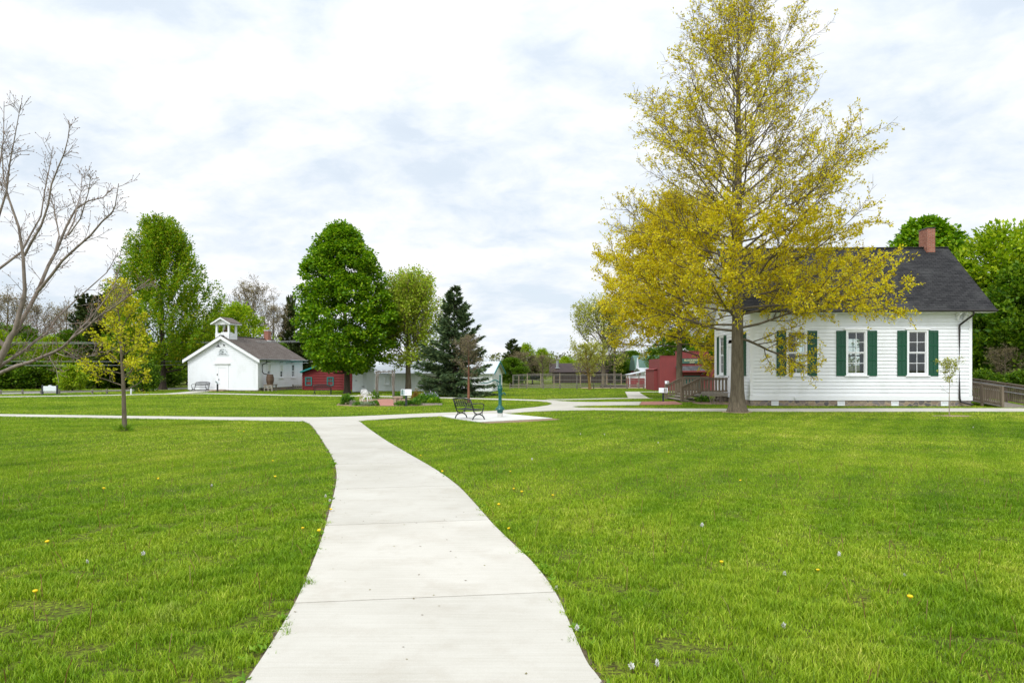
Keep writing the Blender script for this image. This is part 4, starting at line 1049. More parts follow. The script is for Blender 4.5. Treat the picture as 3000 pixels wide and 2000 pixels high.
MB().tube([(-.02,0,1.38),(-.10,0,1.44),(-.17,0,1.475),(-.23,0,1.485),(-.29,0,1.46),(-.38,0,1.41),(-.50,0,1.37),(-.64,0,1.352),(-.80,0,1.35)],[.02,.026,.028,.028,.026,.025,.024,.024,.018],8).build('handle', M['pump'], pm, smooth=True)

# interpretive signs
def reader(loc, rz, label, w=.72, h=.42, post_h=.72, tilt=50, art='left'):
    s = empty('reader_sign', loc, rz, label, 'sign', 'low interpretive signs')
    MB().box(-.055,-.055,-.05,.055,.055,post_h).build('post', M['ink'], s)
    t = radians(tilt); c, n = cos(t), sin(t)
    def Q(u, v, w_): return (u, -.02+v*c+(w_)*(-n)*-1*-1, post_h-.02+v*n+w_*c)
    mb = MB(); P = [Q(u,v,q) for q in (0,.03) for u,v in ((-w/2,-h*.35),(w/2,-h*.35),(w/2,h*.65),(-w/2,h*.65))]
    mb.add(P,[(3,2,1,0),(4,5,6,7),(0,1,5,4),(1,2,6,5),(2,3,7,6),(3,0,4,7)]); pn = mb.build('panel', M['panel'], s)
    pr = MB(); u0 = -w/2+.02 if art == 'left' else .08*w
    for k, (a, b) in enumerate(((0,.10),(.12,.17))): pr.add([Q(u0+a,-h*.3,.034),(Q(u0+b,-h*.3,.034)),(Q(u0+b,h*.58,.034)),(Q(u0+a,h*.58,.034))],[(0,1,2,3)])
    pr.build('printed_picture', M['signgreen'] if art == 'left' else M['rail'], pn, fix=False)
    return s
x, y = G(1190,1189.6); reader((x,y,0), radians(6), 'black-posted sign with wide pale panel at the garden bed', .56, .36, .70, 62)
x, y = G(1943,1176.6); reader((x,y,0), radians(-14), 'black-posted slanted sign beside the brick paving at the hall steps', .52, .42, .66, 42, 'right')
x, y = G(1954,1147.2); reader((x,y,0), 0, 'small pale sign standing before the red barn wall', .38, .26, .82, 70, 'right')
x, y = -26.75, 62.0; s4 = reader((x,y,0), radians(80), 'black sign post seen edge-on beside the schoolhouse door', .5, .36, .78, 45)

# road sign board
x, y = G(146,1155.2); rb_ = empty('sign_board', (x,y,0), radians(3), 'blank white sign board on two black posts by the road', 'sign')
for s in (-.56,.56): MB().box(s-.055,-.05,-.05,s+.055,.05,.72).lathe([(.06,.72),(.05,.75),(.01,.78)],(s,0,0),8).build('post', M['ink'], rb_)
MB().ext([(-.50,.27),(.50,.27),(.50,.67),(.14,.67),(.10,.73),(.03,.75),(-.03,.75),(-.10,.73),(-.14,.67),(-.50,.67)],'y',-.03,.03).build('panel', M['signwhite'], rb_)
x, y = G(384,1155.4); wp = empty('marker_post', (x,y,0), 0, 'thin white marker post by the road', 'post'); MB().box(-.035,-.035,-.05,.035,.035,.42).lathe([(.05,.42),(.045,.45),(.01,.47)],(0,0,0),8).build('post', M['signwhite'], wp)

# historic marker by the hall corner
hm = empty('historic_marker', (12.40,36.75,0), radians(52), 'green historic marker plate between white posts at the hall corner', 'marker')
hm.rotation_euler[0] = radians(-4)
for s in (-.30,.30): MB().box(s-.05,-.05,-.05,s+.05,.05,1.42).build('post', M['trim'], hm)
MB().ext([(-.24,.48),(.24,.48),(.26,.9),(.26,1.40),(.16,1.44),(.06,1.58),(0,1.62),(-.06,1.58),(-.16,1.44),(-.26,1.40),(-.26,.9)],'y',-.03,.03).build('plate', M['markergreen'], hm)
mb = MB()
for k in range(11): mb.box(-.20,-.036,.56+k*.07,.20-.03*(k % 3),-.031,.585+k*.07)
mb.build('text_lines', M['gold'], hm)

# garden arbor
ab = empty('rustic_arbor', (*G(1129,1168.2), 0), 0, 'rustic pole arbor of weathered branches over the brick walk', 'arbor')
r_ = np.random.default_rng(5)
def pole(a, b, r, n=6, wob=.012):
    P = np.linspace(a, b, n)+np.r_[[[0,0,0]], r_.normal(0, wob, (n-2, 3)), [[0,0,0]]]; return MB().tube(P, [r*(1.1-.25*i/n) for i in range(n)], 7)
for x0, y0, x1 in ((-.60,-.25,-.57),(-.55,.30,-.55),(-.50,-.2,-.54),(.58,-.25,.50),(.53,.30,.55),(.60,.0,.50)): pole((x0,y0,-.05),(x1,y0,1.86),.040).build('post', M['rail'], ab, smooth=True)
for y0 in (-.25,.30): pole((-.64,y0,1.80),(.60,y0,1.84),.035).build('beam', M['rail'], ab, smooth=True)
for x0 in (-.45,-.1,.25,.5): pole((x0,-.4,1.89),(x0+.03,.42,1.89),.022).build('crossbar', M['rail'], ab, smooth=True)
for s in (-1,1): pole((s*.54,-.26,1.42),(s*.24,-.26,1.80),.022).build('brace', M['rail'], ab, smooth=True)

# white metal garden chairs and small table
def chair(loc, rz, label):
    c = empty('garden_chair', loc, rz, label, 'chair', 'white ornate garden chairs')
    MB().lathe([(.20,.335),(.215,.345),(.21,.36),(.18,.362)],(0,0,0),16).build('seat', M['chairwhite'], c)
    bk = MB(); bk.tube([(-.20,.17,.36),(-.23,.21,.52),(-.19,.25,.66),(-.08,.27,.72),(.08,.27,.72),(.19,.25,.66),(.23,.21,.52),(.20,.17,.36)],.017,6)
    for x in (-.14,-.07,0,.07,.14): bk.tube([(x*.9,.18,.37),(x*1.15,.225,.54),(x*.8,.262,.70)],.010,5)
    for cx,cz in ((-.10,.50),(.10,.50),(0,.60),(0,.45)): bk.tube([(cx+.055*cos(a),.205+(cz-.37)*.2,cz+.055*sin(a)) for a in np.linspace(0,2*pi,9)],.010,5,False)
    bk.build('backrest', M['chairwhite'], c, smooth=True)
    for s in (-1,1):
        MB().tube([(s*.22,.20,.54),(s*.27,.05,.56),(s*.27,-.12,.54),(s*.24,-.19,.47),(s*.20,-.12,.37)],.014,6).build('armrest', M['chairwhite'], c, smooth=True)
        for t in (-1,1): MB().tube([(s*.15,t*.14,.34),(s*.19,t*.18,.18),(s*.21,t*.21,0)],[.02,.016,.02],6).build('leg', M['chairwhite'], c, smooth=True)
    return c
x, y = G(1076,1180.5); c1 = chair((x,y,.012), radians(150), 'ornate white metal garden chair nearest the brick walk')
x, y = G(1071,1176.5); c2 = copy_tree(c1); c2.location = (x-.05,y+.3,.012); c2.rotation_euler[2] = radians(35); c2['label'] = 'ornate white metal garden chair partly hidden behind the other one'
x, y = G(1058,1178.8); tb = empty('garden_table', (x,y,.012), .2, 'small cream side table left of the white garden chairs', 'table')
MB().box(-.22,-.16,.40,.22,.16,.43).build('top', M['cream'], tb)
for s in (-1,1): MB().box(s*.06-.028,-.03,0,s*.06+.028,.03,.40).build('leg', M['cream'], tb)
x, y = G(1166,1181.3); sb = empty('stone_bench', (x,y,.012), 0, 'short tan stone bench right of the brick walk', 'bench')
MB().ext([(-.27,.31),(-.27,.36),(-.22,.40),(.22,.40),(.27,.36),(.27,.31)],'y',-.16,.16).build('slab', M['benchstone'], sb)
MB().box(-.20,-.12,0,-.08,.12,.31).box(.08,-.12,0,.20,.12,.31).box(-.08,-.05,0,.08,.05,.31).build('base', M['benchstone'], sb)
x, y = G(1033,1187); ep = empty('edging_stakes', (x,y,.012), .2, 'short grey wooden edging stakes in the garden bed', 'edging')
for i in range(5): MB().bar((-.14+i*.07,0,-.03),(-.14+i*.07+.02,.02,.24+.05*(i % 2)),.055,.02).build('stake', M['rail'], ep)
tl = empty('landscape_timber', (*G(1250,1186.6),.012), radians(4), 'pale landscape timber edging the right side of the bed', 'timber'); MB().box(-.85,-.06,-.02,.85,.06,.09).build('beam', M['woodpale'], tl)

# garden plants
def plant(name, px, py, rx, rz_, n, m, label, size=.12, ry=None, seed=1, dome=True, asp=.5, cat='plant', extra=None):
    r = np.random.default_rng(seed); x, y = G(px, py); ry = ry or rx
    u = r.normal(0, 1, (n, 3)); u /= np.linalg.norm(u, axis=1)[:, None]; u[:, 2] = abs(u[:, 2]); k = (.35+.65*r.random(n))[:, None]**.6
    lob = 1+.22*np.sin(3*np.arctan2(u[:,1],u[:,0])+seed)[:, None]
    P = u*k*np.array([rx, ry, rz_])*lob; P[:, 2] += .02
    V, F, rr = leaf_quads(r, P, u*.8+np.array([0,0,.5]), size, asp, .5)
    o = link(name, fast_mesh(name, V, F, rr), m, None, (x, y, 0)); tag(o, label, cat)
    if extra:
        n2, m2, s2 = extra; i = r.choice(n, n2); P2 = P[i]*1.06+np.array([0,0,.05]); V, F, rr = leaf_quads(r, P2, u[i]+np.array([0,0,.6]), s2, .8, .5)
        link('blossoms', fast_mesh('blossoms', V, F, rr), m2, o)
    return o
plant('bushy_plant', 1017,1185,.34,.50,700,M['plant'],'bright green leafy bush at the left end of the garden bed',.13,seed=2,cat='shrub')
plant('edging_plant', 1078,1188.5,.42,.17,500,M['plantgrey'],'low silvery plant in front of the white chairs',.09,seed=3)
plant('edging_plant', 1096,1188.5,.28,.20,320,M['plant'],'low green tuft at the left edge of the brick walk',.10,seed=4)
plant('edging_plant', 1052,1188,.32,.14,300,M['plant'],'low green tuft beside the grey edging stakes',.10,seed=5)
plant('dark_plant', 1046,1186,.16,.17,200,M['maple'],'small dark green plant before the cream table',.09,seed=6)
plant('round_shrub', 1222,1175,.42,.60,700,M['plantrust'],'rounded rust-coloured shrub in the garden bed',.10,seed=7,cat='shrub')
plant('hosta_clump', 1243,1183,.72,.42,1000,M['plant'],'wide bright green leafy clump behind the timber',.15,seed=8)
plant('hosta_clump', 1210,1187,.40,.26,460,M['plant'],'green leafy clump right of the black sign post',.13,seed=9)
plant('hosta_clump', 1275,1184.5,.38,.28,420,M['maple'],'darker green clump at the right end of the bed',.14,seed=10)
plant('flowering_plant', 1262,1176,.62,.46,900,M['plant'],'green mound topped with small lilac flowers',.12,seed=11,extra=(160,M['lilac'],.09))
plant('edging_plant', 1176,1188.5,.34,.18,380,M['plant'],'low green plants between stone bench and sign post',.10,seed=12)
plant('climbing_plant', 1099,1170,.28,.55,260,M['plant'],'small green climber at the left foot of the arbor',.10,seed=13)
plant('edging_plant', 1170,1168,.45,.38,420,M['plant'],'leafy green plant behind the stone bench',.11,seed=14)
plant('fern_tuft', 2058,1178,.42,.30,420,M['plant'],'low green plant beside the deck steps',.12,seed=15)
plant('grass_tuft', 365,1262.5,.24,.10,260,M['weedleaf'],'longer grass tuft round the foot of the young yellow maple',.14,seed=16,asp=.12)
for px_, py_, nm, sd in ((2091,1184,'bare brown stems of a shrub under the deck front',21),(2113,1183,'bare grey stems of a shrub right beside the oak trunk',22)):
    r_ = np.random.default_rng(sd); mb = MB(); x, y = G(px_, py_)
    for k in range(16):
        a = r_.random()*6.3; l = .35+.5*r_.random(); d_ = np.array([cos(a)*.5, sin(a)*.4, 1.0]); q = np.array([r_.normal(0,.08), r_.normal(0,.08), 0])
        mb.tube([q, q+d_*l*.5+r_.normal(0,.03,3), q+d_*l], [.012,.009,.004], 4)
    tag(mb.build('bare_shrub', M['barklight'], None, (x,y,0)), nm, 'shrub')

# fences
def rail_fence(pts, zs, ph, label, cat='fence', pr=.05, m=None):
    x0, y0 = pts[0]; f = empty('rail_fence', (x0,y0,0), 0, label, cat); m = m or M['rail']; r = np.random.default_rng(len(pts)); P = [(x-x0, y-y0) for x, y in pts]
    for (x, y) in P: MB().box(x-pr,y-pr,-.05,x+pr,y+pr,ph*(.95+.1*r.random())).build('post', m, f)
    for a, b in zip(P, P[1:]):
        for z in zs:
            q = MB().bar((a[0],a[1]-pr-.03,z+r.normal(0,.012)),(b[0],b[1]-pr-.03,z+r.normal(0,.02)),.045,.085); q.build('rail', m, f)
    return f
rail_fence([G(p,1154.6) for p in (-90,2,66,121)], [.24], .36, 'low grey one-rail fence left of the white sign board')
rail_fence([G(p,1154.4-(p-174)*.006) for p in (174,271,313,362)], [.26], .38, 'low grey one-rail fence right of the white sign board')
rail_fence([G(p,1139.6) for p in range(1494,1935,49)], [.22,.42], .56, 'grey two-rail fence in front of the animal pen')
rail_fence([(G(p,1141.5)) for p in (858,893,951,984,1000)], [.20,.42], .52, 'grey two-rail fence in front of the red log cabin')
pen = empty('pen_fence', (A(1503,1100,72)[0],72,0), 0, 'tall timber and wire fence of the animal pen', 'fence')
PX = [A(p,1100,72)[0]-pen.location[0] for p in (1503,1520,1588,1623,1690,1766,1802,1838,1872,1896)]
for i, x in enumerate(PX): MB().box(x-.05,-.05,-.05,x+.05,.05,1.46).build('post', M['post'] if i % 2 else M['rail'], pen)
PX2 = [A(p,1100,80)[0]-pen.location[0] for p in (1545,1584,1640,1700,1730,1778,1820)]
for x in PX2: MB().box(x-.045,7.95,-.05,x+.045,8.05,1.58).build('post', M['post'], pen)
mb = MB()
for z in (.40,.92,1.36,1.44): mb.bar((PX[0],-.06,z),(PX[-1],-.06,z),.03,.04)
mb.bar((PX2[0],7.94,1.5),(PX2[-1],7.94,1.5),.03,.05); mb.bar((PX[0],0,1.42),(PX2[0],8,1.5),.03,.04); mb.build('rail', M['rail'], pen)
mb = MB()
xs = np.arange(PX[0], PX[-1], .16)
for x in xs: mb.bar((x,-.085,.02),(x,-.085,1.42),.006,.006)
for z in np.arange(.1,1.42,.16): mb.bar((PX[0],-.09,z),(PX[-1],-.09,z),.006,.006)
mb.build('wire_mesh', M['wire'], pen, fix=False)
x, y, _ = A(1905,1100,79); wl = empty('wagon_wheel', (x,y,.42), 0, 'grey wooden wagon wheel leaning before the white cottage', 'wheel')
mb = MB(); mb.tube([(.44*cos(a),0,.44*sin(a)) for a in np.linspace(0,2*pi,21)],.03,6,False)
wlr = mb.build('rim', M['rail'], wl); mb = MB()
for k in range(10): mb.tube([(0,0,0),(.44*cos(k*pi/5),0,.44*sin(k*pi/5))],.016,5)
mb.build('spokes', M['rail'], wl); plant('brush_pile', 1906,1130,.9,.45,260,M['leafbrown'],'low brown brush pile under the wagon wheel',.22,ry=.5,seed=30)
# log in the pen and bare earth there
lg = MB().tube([(-1.4,0,.12),(-.3,.03,.20),(.9,0,.16),(1.6,.1,.10)],[.10,.16,.15,.09],8).build('fallen_log', M['barkdark'], None, (A(1795,1100,74.5)[0],74.5,0)); tag(lg, 'dark fallen log lying inside the animal pen', 'log')
sheet('pen_earth', [(A(1700,1,72.5)[0],72.5),(A(1900,1,72.5)[0],72.5),(A(1890,1,80)[0],80),(A(1715,1,80)[0],80)], .015, M['dirt'], 'bare earth inside the animal pen')

# power lines behind the left trees
def wire(z0, z1, Y, label):
    P = [(x, Y, z0+(z1-z0)*(x+75)/55+.25*((x+47)/28)**2) for x in np.linspace(-75, -20, 15)]
    tag(MB().tube(P, .022, 4).build('power_line', M['wire']), label, 'cable', 'cables across the roadside wood')
Yw = 67
for pyl, pyr, lb in ((1001,1005,'topmost pale cable across the dark roadside wood'),(1003.5,1008.5,'second pale cable from the top across the roadside wood'),(1055,1062,'third pale cable crossing the roadside wood'),(1071,1070,'lowest pale cable crossing the roadside wood')):
    wire(EYE+(HOR-pyl)/FPX*Yw, EYE+(HOR-pyr)/FPX*Yw, Yw, lb)
# ------------------------------------------------------------------ trees
def unit(v): return v/(np.linalg.norm(v)+1e-9)

def grow(r, p, d, L, n, wander, up):
    """a branch path that wanders and bends towards up"""
    P = [np.array(p, float)]; d = unit(np.array(d, float)); s = L/n
    for i in range(n):
        d = unit(d+r.normal(0, wander, 3)+np.array([0,0,up*(i+1)/n])); P.append(P[-1]+d*s)
    return np.array(P)

def side_dir(r, t, ang, flat=.5):
    """direction leaving a branch with tangent t at about ang, mostly sideways when flat is high"""
    v = r.normal(0, 1, 3); v[2] *= (1-flat); v -= t*np.dot(v, t); v = unit(v)
    return t*cos(ang)+v*sin(ang)

def twig_tree(seed, H, r0, z0, prof, nprim, el0, el1, up, nsec, ntw, wander=.10, lean=(0,0), flare=1.6, sec_len=.42, tw_len=.09, limb_r=.30, twig_r=.008, trunk_w=.012, sec_flat=.45, prim_n=7, double=None, skip=0):
    r = np.random.default_rng(seed); tubes = []; leaves = []
    n = 18; z = np.linspace(0, H, n); wob = np.cumsum(r.normal(0, trunk_w*H/n*3, (n, 2)), 0)*np.linspace(0,1,n)[:,None]
    TP = np.c_[wob[:,0]+lean[0]*(z/H)**1.3, wob[:,1]+lean[1]*(z/H)**1.3, z]; TP[0,2] = -.1
    TR = r0*(1-.96*(z/H))**.85; fl = np.exp(-z/(r0*1.6)); TR = TR*(1+(flare-1)*fl)
    zz = np.concatenate([[ -.1, r0*.3, r0*.8, r0*1.6, r0*3], z[1:]]); o = np.argsort(zz); zz = zz[o]; zz = zz[np.r_[True, np.diff(zz) > .02]]
    TP = np.c_[np.interp(zz, z, TP[:,0]), np.interp(zz, z, TP[:,1]), zz]; TR = np.interp(zz, z, r0*(1-.96*(z/H))**.85)*(1+(flare-1)*np.exp(-np.maximum(zz,0)/(r0*1.3)))
    tubes.append((TP, TR, 14))
    at = lambda q: np.array([np.interp(q, zz, TP[:,0]), np.interp(q, zz, TP[:,1]), q])
    az = r.random()*6.28
    for i in range(nprim):
        u = ((i+r.random()*.8)/nprim)**.95; zb = z0+(H*.985-z0)*u; az += 2.4+r.normal(0,.35)
        el = radians(el0+(el1-el0)*u**.8+r.normal(0,5)); d = np.array([cos(az)*cos(el), sin(az)*cos(el), sin(el)])
        L = prof(u)*(.80+.32*r.random())/max(.35, cos(el)*.9+.1)
        if el > radians(22): L = min(L, (H*1.01-zb)/sin(el)+.25)
        if L < .15: continue
        rl = min(limb_r*np.interp(zb, zz, TR), L*.022+.008)
        P = grow(r, at(zb), d, L, prim_n, wander, up*(1 if u > .12 else .5))
        tubes.append((P, rl*(1-.85*np.linspace(0,1,len(P))), 6)); T = np.gradient(P, axis=0)
        ns = max(3, int(nsec*L/ max(prof(.1),.1)+.5*r.random()*2))
        for k in range(ns):
            v = .18+.80*(k+r.random())/ns; q = v*(len(P)-1); a = int(q); b = min(a+1, len(P)-1); p = P[a]+(P[b]-P[a])*(q-a)
            t = unit(T[a]); d2 = side_dir(r, t, radians(30+26*r.random()), sec_flat); d2[2] += .12
            L2 = L*sec_len*(1.15-.75*v)*(.65+.6*r.random()); Q = grow(r, p, d2, L2, 4, wander*1.3, up*.7)
            r2 = max(twig_r*1.2, rl*.45*(1-.6*v)); tubes.append((Q, r2*(1-.75*np.linspace(0,1,5)), 4)); T2 = np.gradient(Q, axis=0)
            nt_ = max(3, int(ntw*(.5+L2*.6)))
            for j in range(nt_):
                w_ = .15+.85*(j+r.random())/nt_; q2 = w_*4; a2 = min(int(q2),3); p2 = Q[a2]+(Q[a2+1]-Q[a2])*(q2-a2)
                d3 = side_dir(r, unit(T2[a2]), radians(35+25*r.random()), .2); l3 = tw_len*H*.5*(.4+.8*r.random())
                R_ = grow(r, p2, d3, l3, 2, .2, up); tubes.append((R_, np.array([twig_r, twig_r*.8, twig_r*.4]), 3))
                for e in (.35,.7,1.0):
                    leaves.append((R_[0]*(1-e)+R_[2]*e if e < 1 else R_[2], unit(R_[2]-R_[0])))
            leaves.append((Q[-1], unit(T2[-1])))
        leaves.append((P[-1], unit(T[-1])))
    LP = np.array([l[0] for l in leaves]); LD = np.array([l[1] for l in leaves])
    return tubes, LP, LD, r

def clumps(r, LP, LD, n, rad, size, aspect=.6, spread=.8, keep=None, up=.8):
    """n leaves round every leaf point"""
    if keep is not None: k = r.random(len(LP)) < keep(LP); LP, LD = LP[k], LD[k]
    P = np.repeat(LP, n, 0); D = np.repeat(LD, n, 0)
    P = P+r.normal(0, rad, P.shape)
    return leaf_quads(r, P, D, size, aspect, spread, up)

def make_tree(name, loc, tubes, leaf, bark, lm, label, cat='tree', group=None, leafname='crown'):
    t = empty(name, loc, 0, label, cat, group)
    link('trunk', tubes_mesh('trunk', tubes), bark, t, smooth=True)
    if leaf is not None:
        V, F, rr = leaf; link(leafname, fast_mesh(leafname, V, F, rr), lm, t)
    return t

def puff_tree(seed, H, r0, z0, prof, nclump, nleaf, crad, size, shell=.55, stretch=(1,1,.7), rise=.3, aspect=.7, trunk_h=.8, nlimb=26, el=40, lean=(0,0), hole=0.0, lump=.18, topknots=True):
    """full crown: leaf clumps through the crown volume, carried by limbs"""
    r = np.random.default_rng(seed); tubes = []
    zt = np.array([-.1, r0*.5, r0*1.4, r0*3, z0, z0+(H-z0)*.4, H*trunk_h]); TR = np.array([r0*1.7, r0*1.35, r0*1.08, r0, r0*.88, r0*.5, r0*.12])
    zq = np.maximum(zt,0)/H; TP = np.c_[lean[0]*zq**1.5, lean[1]*zq**1.5, zt]; tubes.append((TP, TR, 12))
    C = []; ph = r.random(6)*6.28
    for i in range(nclump):
        u = (i+r.random())/nclump; u = u**.93; a = r.random()*6.283
        lobes = 1+lump*(sin(3*a+ph[0]+5*u)+.6*sin(5*a+ph[1]-9*u)+.5*sin(14*u+ph[2]+2*a))*.6
        R = prof(u)*lobes*(shell+(1-shell)*r.random()**.55) if r.random() > .28 else prof(u)*(.2+.5*r.random())
        C.append([R*cos(a)+lean[0]*(z0+u*(H-z0))/H, R*sin(a)+lean[1]*(z0+u*(H-z0))/H, z0+u*(H-z0), a, R])
    C = np.array(C)
    for i in range(nlimb):
        c = C[r.integers(len(C))]; zb = max(z0*.85, c[2]-(c[4]*np.tan(radians(el))*.8+.3)); zb = min(zb, H*trunk_h*.95)
        p = np.array([np.interp(zb, zt, TP[:,0]), np.interp(zb, zt, TP[:,1]), zb]); e = c[:3]; m = (p+e)/2+np.array([0,0,-.15*np.linalg.norm(e-p)])+r.normal(0,.12,3)
        rb = .35*np.interp(zb, zt, TR)
        tubes.append((np.array([p, p*.5+m*.5+r.normal(0,.05,3), m, m*.5+e*.5+r.normal(0,.1,3), e]), np.array([rb, rb*.8, rb*.6, rb*.38, rb*.12]), 6))
    n = len(C)*nleaf; g = r.normal(0, 1, (n, 3)); g /= np.linalg.norm(g, axis=1)[:, None]; g *= (r.random(n)**.4)[:, None]
    cs = np.repeat(crad*(.6+.8*r.random(len(C))), nleaf)[:, None]
    out = np.repeat(np.c_[np.cos(C[:,3]), np.sin(C[:,3]), np.zeros(len(C))], nleaf, 0)
    ax = out*.55+np.array([0,0,1.0]); ax /= np.linalg.norm(ax, axis=1)[:, None]
    P = np.repeat(C[:, :3], nleaf, 0)+g*cs*np.array(stretch[:3]) if rise <= 0 else np.repeat(C[:, :3], nleaf, 0)+g*cs*np.array(stretch)+ax*(r.random(n)*rise)[:, None]
    D = out*.5+g*.7+np.array([0,0,-.15 if rise < .5 else .5])
    return tubes, leaf_quads(r, P, D, size, aspect, .45, 1.0), r

def prof_pts(pts):
    xs, ys = zip(*pts); return lambda u: float(np.interp(u, xs, ys))

# ---- big pin oak in front of the hall
def oak_gap(P): return np.clip(.15+1.7*smooth_noise(np.c_[P[:,0]+.7*P[:,1], P[:,2]*1.3]+40, 1.1, 77), 0, 1.25)
def oak_keep(P):
    z = P[:,2]; return np.clip(.50-.018*np.maximum(z-8.0,0), .30, 1)*oak_gap(P)
tb_, LP, LD, r = twig_tree(11, 18.3, .30, 3.35, prof_pts([(0,5.3),(.08,6.5),(.2,6.4),(.33,5.3),(.5,4.3),(.65,3.3),(.8,2.3),(.92,1.4),(1,.6)]), 92, -3, 64, .11, 19, 8.0, .085, flare=1.75, sec_len=.46, tw_len=.050, limb_r=.27, twig_r=.0075, trunk_w=.006)
lo_ = LP[:,2] < 8.5; Va = clumps(r, LP[lo_], LD[lo_], 6, .05, .10, .62, .9, lambda P: 1.15*oak_gap(P)); Vb = clumps(r, LP[~lo_], LD[~lo_], 5, .042, .09, .62, .9, oak_keep)
V1 = (np.concatenate([Va[0], Vb[0]]), np.concatenate([Va[1], Vb[1]+len(Va[0])]), np.concatenate([Va[2], Vb[2]]))
oak = make_tree('oak_tree', (G(2160,1200)[0]-.72+.0, 31.0, 0), tb_, V1, M['bark'], M['oakleaf'], 'tall oak with sparse yellow spring leaves standing before the white hall')
oak.location = (10.23, 31.0, 0)
tb_, LP, LD, r = twig_tree(23, 13.2, .235, 3.3, prof_pts([(0,4.8),(.1,5.6),(.3,5.2),(.5,4.3),(.7,3.2),(.9,1.6),(1,.5)]), 60, -4, 58, .10, 15, 6.5, .09, flare=1.5, sec_len=.45, tw_len=.075, limb_r=.30, twig_r=.009, trunk_w=.006)
V1 = clumps(r, LP, LD, 5, .08, .14, .62, .9)
make_tree('oak_tree', ((1990-1500)/2000*47.5, 47.5, 0), tb_, V1, M['bark'], M['oakleaf'], 'smaller yellow oak behind the deck steps, left of the tall oak')

# ---- young yellow maple on the left lawn
tb_, LP, LD, r = twig_tree(5, 4.5, .075, 1.25, prof_pts([(0,1.05),(.12,1.25),(.3,1.15),(.5,.85),(.75,.55),(1,.2)]), 26, 14, 60, .16, 8, 5, .10, lean=(-.18,0), flare=1.35, sec_len=.45, tw_len=.075, limb_r=.42, twig_r=.005, trunk_w=.016)
x, y = G(365,1262); V1 = clumps(r, LP, LD, 3, .04, .072, .75, .9, lambda P: P[:,2]*0+.75)
make_tree('young_maple', (x, y, 0), tb_, V1, M['bark'], M['mapleyellow'], 'young maple with yellow-green leaves and bent trunk on the left lawn')

